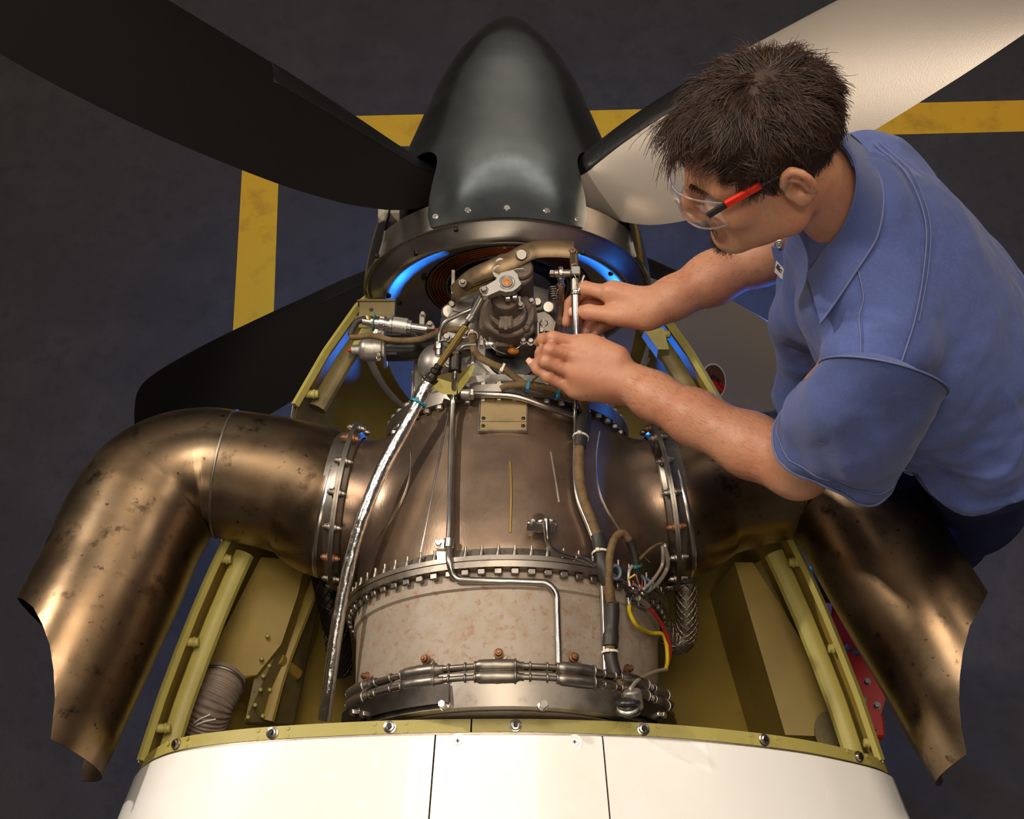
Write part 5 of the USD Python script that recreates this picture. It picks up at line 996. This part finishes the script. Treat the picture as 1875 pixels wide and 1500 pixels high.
def seam(pix, r=.0013, name='seam'):
    pp = np.array(pix, float); s_ = spline(pp, 6); P = stick([onshirt(a, b) for a, b in s_], .0015)
    if len(P) > 3: obj(name, sweep(P, r, 6, .7), seam_m, shirt, True)
seam([(1600, 262), (1660, 317), (1694, 403), (1692, 490), (1675, 586), (1648, 672)]); seam([(1608, 258), (1668, 313), (1702, 401), (1700, 490), (1683, 588)], .0008)
seam([(1572, 496), (1581, 545), (1573, 580), (1576, 620), (1576, 662)])
# the left sleeve
def sleeve_pt(sv2, th, off=0.):
    k = np.clip(sv2, -.15, 1); lx = np.interp(k, [-.15, 0, .35, .7, 1], [1575, 1502, 1462, 1434, 1423]), np.interp(k, [-.15, 0, .35, .7, 1], [628, 668, 704, 740, 766]); rx = np.interp(k, [-.15, 0, .35, .7, 1], [1690, 1736, 1710, 1672, 1633]), np.interp(k, [-.15, 0, .35, .7, 1], [690, 716, 772, 836, 896]); dd = np.interp(k, [-.15, 0, 1], [2.225, 2.255, 2.425])
    A_, B_ = cp(lx[0], lx[1], dd + .012), cp(rx[0], rx[1], dd - .012); c_ = (A_ + B_) / 2; e1 = (B_ - A_) / 2; ax_ = unit(cp(1528, 831, 2.425) - cp(1620, 692, 2.255)); n2 = unit(np.cross(e1, ax_)); n2 = n2 if n2 @ (CAM - c_) > 0 else -n2; w_ = np.clip(k * 1.25, 0, 1); n0 = unit(unit(CAM - c_) + UPV * .22); n2 = unit(n0 * (1 - w_) + n2 * w_)
    b_ = np.interp(k, [-.15, 0, .4, 1], [.046, .100, .090, .066]); a_ = np.linalg.norm(e1); u1 = unit(e1)
    g_ = np.clip(k * 2.2, 0, 1); f = .009 * np.sin(2 * th + 7.5 * k + .8) * g_ * (1 - .4 * k) + .006 * np.sin(4 * th - 9 * k + 1.3 + 1.5 * math.sin(3 * k)) * g_ * (1 - .45 * k) + .0016 * math.sin(11 * th + 17 * k) * g_ + .011 * (1 - abs(math.sin(1.5 * th + 4.2 * k - .6))) ** 4 * g_ * (1 - .55 * k) + .008 * (1 - abs(math.sin(1.5 * th + 5.5 * k + .5))) ** 5 * g_ * (1 - .55 * k) - .010 * np.clip(-k / .15, 0, 1)
    p_ = c_ + u1 * (a_ + off - .2 * abs(f)) * math.cos(th) + n2 * (b_ + off + f) * math.sin(th)
    p_ = p_ + ax_ * (.016 * math.cos(th) * 0 + .006 * math.sin(3 * th + .5) * k)
    return p_
NS, NT = 46, 96
ss = np.linspace(-.15, 1, NS); tht = np.linspace(0, 2 * math.pi, NT, endpoint=False)
V = np.array([sleeve_pt(s_, t_) for s_ in ss for t_ in tht]); Vn = V.reshape(NS, NT, 3); N_ = np.cross(np.gradient(Vn, axis=0), np.roll(Vn, -1, 1) - np.roll(Vn, 1, 1)).reshape(-1, 3); N_ /= np.linalg.norm(N_, axis=1)[:, None]
cN = Vn.mean(1)[:, None, :].repeat(NT, 1).reshape(-1, 3); sg_ = np.sign(((V - cN) * N_).sum(1).mean()); V = V + N_ * sg_ * (.0045 * (meshkit.fbm(V * 20, 3, 12) - .5) * 2)[:, None] * np.clip((np.repeat(ss, NT) + .0) * 4, 0, 1)[:, None]
if sg_ < 0: V = V.reshape(NS, NT, 3)[:, ::-1].reshape(-1, 3)
slv = obj('sleeve', thick(V, NS, NT, .0035, True), shirt_m, shirt, True)
Vn = V.reshape(NS, NT, 3); 
def slv_line(nm, i, r, off):
    P = Vn[i] + unit(Vn[i].mean(0) - Vn[i - 3].mean(0)) * off; c_ = P.mean(0); P = c_ + (P - c_) * 1.012; obj(nm, sweep(np.vstack([P, P[:2]]), r, 6, caps=False), seam_m, slv, True)
slv_line('hem_stitch', NS - 6, .0011, 0); slv_line('hem_edge', NS - 1, .0022, 0); slv_line('armhole_seam', 6, .0016, 0)
# collar
def dep(px, py, lift):
    d = []
    for F_, o in ((B, 0), (S, 0)):
        p = march(F_, px, py, o)
        if p is not None: d.append((p - CAM) @ FW)
    return (min(d) if d else 2.32) - lift
ci = [(1540, 262), (1558, 285), (1567, 315), (1564, 358), (1546, 408), (1524, 440), (1503, 462), (1490, 486), (1476, 500)]
co = [(1556, 246), (1585, 272), (1608, 316), (1619, 362), (1609, 428), (1590, 462), (1568, 495), (1535, 545), (1502, 592)]
ci = [(a, b, dep(a, b, l)) for (a, b), l in zip(ci, [.034, .036, .034, .026, .018, .012, .012, .016, .02])]; co = [(a, b, dep(a, b, .012)) for a, b in co]
cm = [(a[0] * .5 + b[0] * .5, a[1] * .5 + b[1] * .5, a[2] * .5 + b[2] * .5 - .012) for a, b in zip(ci, co)]
NI = 6; C1, C2, C3 = (spline(np.array(x, float), NI) for x in (ci, cm, co))
V = []
for a, b, c in zip(C1, C2, C3):
    A_, B_, C_ = cp(*a), cp(*b), cp(*c); s_ = onshirt(c[0], c[1], .007)
    if s_ is not None and np.linalg.norm(s_ - C_) < .07: C_ = s_; B_ = (A_ + C_) / 2 + unit(CAM - A_) * .012
    inn = A_ + unit(A_ - CAM) * .045
    for t in np.linspace(0, 1, 4, endpoint=False): V.append(inn * (1 - t) + A_ * t)
    for t in np.linspace(0, 1, 10): V.append((1 - t) ** 2 * A_ + 2 * t * (1 - t) * (B_ + unit(CAM - A_) * .006) + t * t * C_)
V = np.array(V); nC = len(C1)
# even the outer edge out along the collar
Pc = V.reshape(nC, 14, 3)
for _ in range(6): Pc[1:-1] = .5 * Pc[1:-1] + .25 * (Pc[:-2] + Pc[2:])
colm = thick(Pc.reshape(-1, 3), nC, 14, .0035); collar = obj('collar', colm, shirt_m, shirt, 40)
obj('collar_edge', sweep(Pc[:, -1] + 0, .0019, 6), seam_m, collar, True)
# front band below the collar with snaps, the label and the undershirt
fb = [(1412, 452, 2.50), (1422, 492, 2.52), (1436, 520, 2.535), (1450, 560, 2.56), (1470, 610, 2.60)]; fb2 = [(1468, 470, 2.455), (1463, 500, 2.465), (1466, 520, 2.485), (1490, 570, 2.52), (1520, 640, 2.58)]
V = np.vstack([[cp(*(np.array(a) * (1 - t) + np.array(b) * t)) for t in np.linspace(0, 1, 5)] for a, b in zip(spline(np.array(fb, float), 5), spline(np.array(fb2, float), 5))])
obj('front_band', thick(V, len(V) // 5, 5, .004), shirt_m, shirt, 40)
for px, py, d in ((1426, 447, 2.485), (1442, 503, 2.46)):
    p = cp(px, py, d); n = unit(CAM - p); obj('snap', turned(p, n, [(0, .0068), (.0025, .0066), (.003, .005), (.0018, .0045), (.0018, .0028), (.0035, .0022)], 18), steel_m, shirt)
q = [(1421, 478, 2.486), (1440, 500, 2.478), (1432, 512, 2.492), (1418, 498, 2.50)]
Qv = np.array(cps(q)); nq = unit(np.cross(Qv[1] - Qv[0], Qv[3] - Qv[0])); nq = nq if nq @ (CAM - Qv[0]) > 0 else -nq
lab = obj('label_patch', m3.Manifold.hull_points(np.vstack([Qv, Qv - nq * .0012])), tag_m, shirt)
tx = meshkit.text_mesh('ilc', .008, .0005, True); tvv = np.array(tx.vertices); ex_ = unit(Qv[1] - Qv[0]); Rl = np.column_stack([ex_, np.cross(nq, ex_), nq])
obj('lettering', (tvv @ Rl.T + Qv.mean(0) - ex_ * .009 + nq * .0006, np.array(tx.faces)), blackp_m, lab, False)
obj('undershirt', sweep(spline(cps([(1455, 440, 2.40), (1460, 462, 2.395), (1472, 472, 2.385), (1488, 474, 2.375), (1502, 470, 2.36)]), 6), .0045, 10, .8), tee_m, person, True, label='cream neckband of the undershirt')
# ---- trousers
T = Field(np.arange(.48, 1.02, .009), np.arange(-.75, .02, .009), np.concatenate([np.arange(PLAT + .05, 1.75, .02), np.arange(1.75, 2.18, .009)]))
HT = HIP + UPV * .025; T.ell(HT - tv_ * .005 + nv * .01, T3, (.176, .132, .130), .03); T.cap(HT + tv_ * .07 + sv * .085, HT + tv_ * .07 - sv * .085, .106, .106, .05)
for h, an in ((LH, feet[0]), (RH, feet[1])):
    kn = (h + an) / 2 + np.array([.045, .03, .02]); T.chain([h + UPV * .03, kn, an + np.array([0, 0, .02])], [.098, .080, .068], .05)
wt = HIP + tv_ * .105
T.add(lambda X, Y, Z: -((X - wt[0]) * tv_[0] + (Y - wt[1]) * tv_[1] + (Z - wt[2]) * tv_[2]), (.4, -.8, 1.7), (1.1, .1, 2.3), .004, 's')
tv1, tf1 = T.mesh(3); tv1 = tv1 + vnorm(tv1, tf1) * (.012 * (meshkit.fbm(tv1 * np.array([9, 9, 6]), 3, 2) - .5) * 2)[:, None]
trou = obj('trousers', (tv1, tf1), trous_m, person, True, label='navy blue work trousers with a buttoned rear pocket')
def ontr(px, py): 
    p = march(T, px, py, .006); return None if p is None else p + unit(CAM - p) * .006
pk = [ontr(*p) for p in spline(np.array([(1800, 838), (1786, 872), (1775, 905), (1780, 922), (1802, 928)], float), 6)]; pk = [p for p in pk if p is not None]
if len(pk) > 3: obj('pocket_edge', sweep(np.array(pk), .0032, 8, .6), trous_m, trou, True)
pk = [ontr(*p) for p in spline(np.array([(1655, 862), (1700, 850), (1760, 838), (1835, 822)], float), 6)]; pk = [p for p in pk if p is not None]
if len(pk) > 3: obj('belt_seam', sweep(np.array(pk), .0025, 6, .6), seam_m, trou, True)
for an in feet:
    o = m3.Manifold.hull_points(np.vstack([trimesh.creation.icosphere(2, .045).vertices * [1, 1, 1] + an + [.01, 0, -.03], trimesh.creation.icosphere(2, .042).vertices * [1, 1, .8] + an + [-.17, 0, -.055], np.array([[sx, sy, -.088] for sx in (.055, -.2) for sy in (-.035, .035)]) + an]))
    obj('shoe', o, boot_l, person)
# ---- hair
def umin(f): return np.interp(f, [-.12, -.06, -.046, -.040, -.004, .008, .014, .026, .034, .052, .068, .080, .095], [-.052, -.052, -.040, .012, .014, .012, -.004, -.002, .016, .046, .068, .088, .100])
E0 = np.array([-.010, 0, .036]); ER = np.array([.098, .0755, .083])
ico = trimesh.creation.icosphere(5); iv = np.array(ico.vertices); X = E0 + iv * (ER + .004)
keep = (X[:, 2] > umin(X[:, 0]) + .002) & ~((X[:, 2] > .03) & (X[:, 0] + .55 * np.abs(X[:, 1]) > .080)); fk = np.array(ico.faces)[keep[np.array(ico.faces)].all(1)]
hair = thing_hair = obj('hair', (X @ HR.T + HC, fk), scalp_m, person, True, label='short dark brown tousled hair')
def curves(name, P, w0, w1, mat, parent, kind='stuff', label=None):
    """P: n x k x 3 points of n strands."""
    par = str(parent.GetPath()); path = par + '/' + numbered(par, name); c = UsdGeom.BasisCurves.Define(stage, path); n, k = P.shape[:2]
    c.CreateTypeAttr('linear'); c.CreateCurveVertexCountsAttr(Vt.IntArray.FromNumpy(np.full(n, k, np.int32)))
    c.CreatePointsAttr(Vt.Vec3fArray.FromNumpy((P.reshape(-1, 3) - ORG[par]).astype(np.float32)))
    c.CreateWidthsAttr(Vt.FloatArray.FromNumpy(np.tile(np.linspace(w0, w1, k), n).astype(np.float32))); c.SetWidthsInterpolation('vertex')
    UsdShade.MaterialBindingAPI.Apply(c.GetPrim()).Bind(mat); tag(c, label, kind=kind); ORG[path] = ORG[par]; return c
def roots(n):
    g = rng.normal(size=(n * 4, 3)); g /= np.linalg.norm(g, axis=1)[:, None]; p = E0 + g * (ER + .002); ok = (p[:, 2] > umin(p[:, 0]) + rng.uniform(-.003, .006, len(p))) & ~((p[:, 2] > .03) & (p[:, 0] + .55 * np.abs(p[:, 1]) > .081 + rng.uniform(-.003, .003, len(p)))); return p[ok][:n], g[ok][:n]
def flow(p, g):
    nrm = g / ER; nrm /= np.linalg.norm(nrm, axis=1)[:, None]
    W_ = np.array([-.045, .004, .118]); d = p - W_; top = np.clip((p[:, 2] - .045) / .04, 0, 1); front = np.clip((p[:, 0] - .0) / .06, 0, 1)
    d = d / (np.linalg.norm(d, axis=1)[:, None] + 1e-6) + np.stack([.25 * (1 - top) + .9 * front * top, 0 * top, -.9 * (1 - top)], 1) + .35 * np.cross(nrm, d / (np.linalg.norm(d, axis=1)[:, None] + .01)) * top[:, None]
    d -= nrm * (d * nrm).sum(1)[:, None]; d /= np.linalg.norm(d, axis=1)[:, None] + 1e-6
    fb = (front * top)[:, None] * .8; d = d * (1 - fb) + fb * np.array([1.0, 0, .42]); d /= np.linalg.norm(d, axis=1)[:, None]
    L = .026 + .014 * top - .004 * front * top + .024 * (np.abs(p[:, 1] + .012) < .028) * (p[:, 0] > .045) * top; nape = np.clip((-.03 - p[:, 0]) / .04, 0, 1) * np.clip((.01 - p[:, 2]) / .04, 0, 1); L = L * (1 - .45 * nape); sb = (p[:, 2] < .012) & (p[:, 0] > 0); L = np.where(sb, .013, L); fs_ = np.clip((p[:, 0] - .03) / .03, 0, 1) * (1 - top); L = L * (1 - .5 * fs_)
    return nrm, d, L, top, front
cpn, cgn = roots(640); cn, cd, cl_, ct, cf = flow(cpn, cgn); cd = cd + .45 * rng.normal(size=cd.shape); cd -= cn * (cd * cn).sum(1)[:, None]; cd /= np.linalg.norm(cd, axis=1)[:, None]
cl_ = cl_ * rng.uniform(.8, 1.25, len(cl_)); clift = (.12 + .20 * ct) * rng.uniform(.4, 1.4, len(ct))
hp_, hg = roots(15000); hn, hd, hL, ht2, hfr = flow(hp_, hg); _, ci_ = cKDTree(cpn).query(hp_ + .004 * rng.normal(size=hp_.shape))
K = 7; t = np.linspace(0, 1, K)[None, :, None]
L_ = (cl_[ci_] * rng.uniform(.75, 1.1, len(hp_)))[:, None, None]; D_ = (cd[ci_] + .13 * rng.normal(size=hd.shape))[:, None, :]; N_ = hn[:, None, :]; lf_ = clift[ci_][:, None, None]
conv = (cpn[ci_] - hp_)[:, None, :] * (.65 * t ** 1.3)
P = hp_[:, None, :] + conv + L_ * (D_ * (t * .95) + N_ * (lf_ * (1.5 * t - 1.0 * t ** 2.4)) + .09 * np.sin(4 * t + rng.uniform(0, 6, (len(hp_), 1, 1))) * np.cross(D_, N_) * t)
# keep outside the skull
q = (P - E0) / (ER + .003); r_ = np.linalg.norm(q, axis=2, keepdims=True); P = np.where(r_ < 1, E0 + (P - E0) / r_, P)
curves('strands', P @ HR.T + HC, .0011, .00035, hair_m, hair)
def tuft(name, n, box_, dirn, L0, jit, label=None, w=.0007):
    c = np.array([march(B, *(p), 0.001, 2.0) if len(p) == 2 else p for p in box_]); P0 = []
    for i in range(n):
        w_ = rng.dirichlet(np.ones(len(c))); P0.append((c * w_[:, None]).sum(0))
    P0 = np.array(P0); d = np.array(dirn) + jit * rng.normal(size=(n, 3)); d /= np.linalg.norm(d, axis=1)[:, None]; tt = np.linspace(0, 1, 4)[None, :, None]
    return P0[:, None, :] + d[:, None, :] * (L0 * rng.uniform(.6, 1.2, (n, 1, 1))) * tt
chin = [hp(.106, .018, -.098), hp(.106, -.018, -.098), hp(.100, .0, -.118), hp(.085, .030, -.112), hp(.085, -.030, -.112), hp(.104, .0, -.082)]
curves('beard', tuft('b', 900, chin, -hu * .7 + hf * .6, .014, .35), .0007, .0003, hair_m, person, label='short dark chin beard')
mous = [hp(.108, .0, -.054), hp(.104, .018, -.058), hp(.104, -.018, -.058), hp(.094, .028, -.072), hp(.094, -.028, -.072)]
curves('moustache', tuft('m', 350, mous, -hu * .8 + hf * .4, .009, .3), .0006, .0003, hair_m, person)
for s in (-1, 1):
    curves('eyebrow', tuft('e', 160, [hp(.096, s * .014, .020), hp(.094, s * .03, .026), hp(.078, s * .05, .020)], hl * s * .8 + hu * .3 + hf * .3, .010, .25), .0006, .0003, hair_m, person)
    eye = obj('eye', (np.array(trimesh.creation.icosphere(3, .0118).vertices) + hp(.0765, s * .031, -.005), np.array(trimesh.creation.icosphere(3, .0118).faces)), tee_m, person, True)
# fine hair on the forearms
def armhair(a, b, ra, rb, n):
    d = unit(b - a); R = frame(d); tt = rng.uniform(.08, .98, n); th = rng.uniform(0, 2 * math.pi, n); base = a + np.outer(tt, b - a); rad_ = ra + (rb - ra) * tt; nn = np.outer(np.cos(th), R[:, 0]) + np.outer(np.sin(th), R[:, 1])
    p0 = base + nn * (rad_ * .9)[:, None]; dd = d * .9 + nn * .35 + .45 * rng.normal(size=(n, 3)) * .6; dd /= np.linalg.norm(dd, axis=1)[:, None]
    # start at the skin
    for _ in range(4): p0 = p0 - nn * (probe(B, p0) - 0)[:, None] * .9
    s_ = np.linspace(0, 1, 4)[None, :, None]; return p0[:, None, :] + dd[:, None, :] * (.013 * rng.uniform(.5, 1.2, (n, 1, 1))) * s_
curves('arm_hair', np.concatenate([armhair(LE, LW, .046, .031, 1300), armhair(RE, RW, .045, .028, 900)]), .00013, .00008, hair_m, person)
# ---- safety glasses
gl_m = usdkit.material(stage, '/World/Looks/clear_lens', {'t': ('transparent_bsdf', {'color': (.97, .97, .98)}), 'g': ('glossy_bsdf', {'roughness': .03, 'color': (1, 1, 1)}), 'f': ('layer_weight', {'blend': .35}), 'q': ('math', {'math_type': 'power', 'value2': 2.5}), 'q2': ('math', {'math_type': 'multiply_add', 'value2': .5, 'value3': .03}), 'm': ('mix_closure', {})}, [('f.facing', 'q.value1'), ('q.value', 'q2.value1'), ('q2.value', 'm.fac'), ('t.BSDF', 'm.closure1'), ('g.BSDF', 'm.closure2')], surface='m.closure')
clr_m = M('clear_plastic_rim', (.96, .95, 1.0), .08, 0, transmission_weight=.9, ior=1.3)
gls = thing('safety_glasses', 'clear wraparound safety glasses with red and black temples worn by the mechanic', 'safety glasses', hp(.11, 0, .0))
al = np.linspace(-1, 1, 33); V = []
def lens(s, w):
    l = s * .073; f = .121 - .050 * abs(s) ** 2.3; top_ = .024 - .006 * abs(s) ** 3; bot = -.030 + .022 * max(0, 1 - abs(s) / .16) ** 1.5 + .014 * abs(s) ** 6; u = bot + (top_ - bot) * w
    return hp(f + .004 * (1 - (2 * w - 1) ** 2) - .10 * (w - .5) * .06, l, u)
V = np.array([lens(s, w) for s in al for w in np.linspace(0, 1, 11)])
obj('lens', thick(V, 33, 11, .0018), gl_m, gls, True)
for w in (0, 1): obj('lens_rim', sweep([lens(s, w) for s in al], .0013, 8), clr_m, gls, True)
def bar(a, b, h_, w_): 
    d = unit(b - a); R = frame(d, hu); L = np.linalg.norm(b - a); z = R[:, 1]; return box((a + b) / 2, (w_, h_, L), R, .0009)
for s in (-1, 1):
    pts = [hp(.0912, s * .0755, .0130), hp(.0653, s * .0785, .0190), hp(.017, s * .0795, .0235), hp(-.010, s * .0795, .0235), hp(-.036, s * .0785, .016)]
    tp = obj('temple', bar(pts[1], pts[2], .0098, .0052), red_m, gls, label='red middle of the temple')
    obj('temple_front', bar(pts[0], pts[1] + (pts[1] - pts[2]) * 0, .0088, .0048), blackp_m, gls)
    obj('temple_tip', sweep(spline(pts[2:], 6), [.0035] * 13, 8, .6), blackp_m, gls, True)
# ---- work stand
stand = thing('work_stand', 'red painted metal work stand glimpsed between the nacelle and the right exhaust pipe', 'work stand', (HIP[0], HIP[1], 0))
DK = [at(a, b, z=PLAT)[:2] for a, b in ((1540, 950), (1712, 950), (1745, 1085), (1625, 1266), (1606, 1336), (1500, 1336))]
obj('deck', slab(DK, PLAT - .012, PLAT), red_m, stand); DC = np.mean(DK, axis=0)
obj('skirt', slab([DC + (p - DC) * .985 for p in np.array(DK)], PLAT - .07, PLAT - .012), red_m, stand)
for k in (0, 1, 4, 5):
    p = DC + (np.array(DK[k]) - DC) * .9; obj('leg', box((p[0], p[1], (PLAT - .05) / 2), (.045, .045, PLAT - .05), None, .004), red_m, stand)
for zz in (.3, .62): obj('step', box((DC[0], DC[1], zz), (.12, .2, .03), None, .004), red_m, stand)
for q in ((1553, 1186), (1567, 1195), (1588, 1248), (1580, 1283), (1606, 1292)):
    p = at(*q, z=PLAT); obj('bolt', bolt(p, (0, 0, 1), .006, .005), steel2_m, stand)
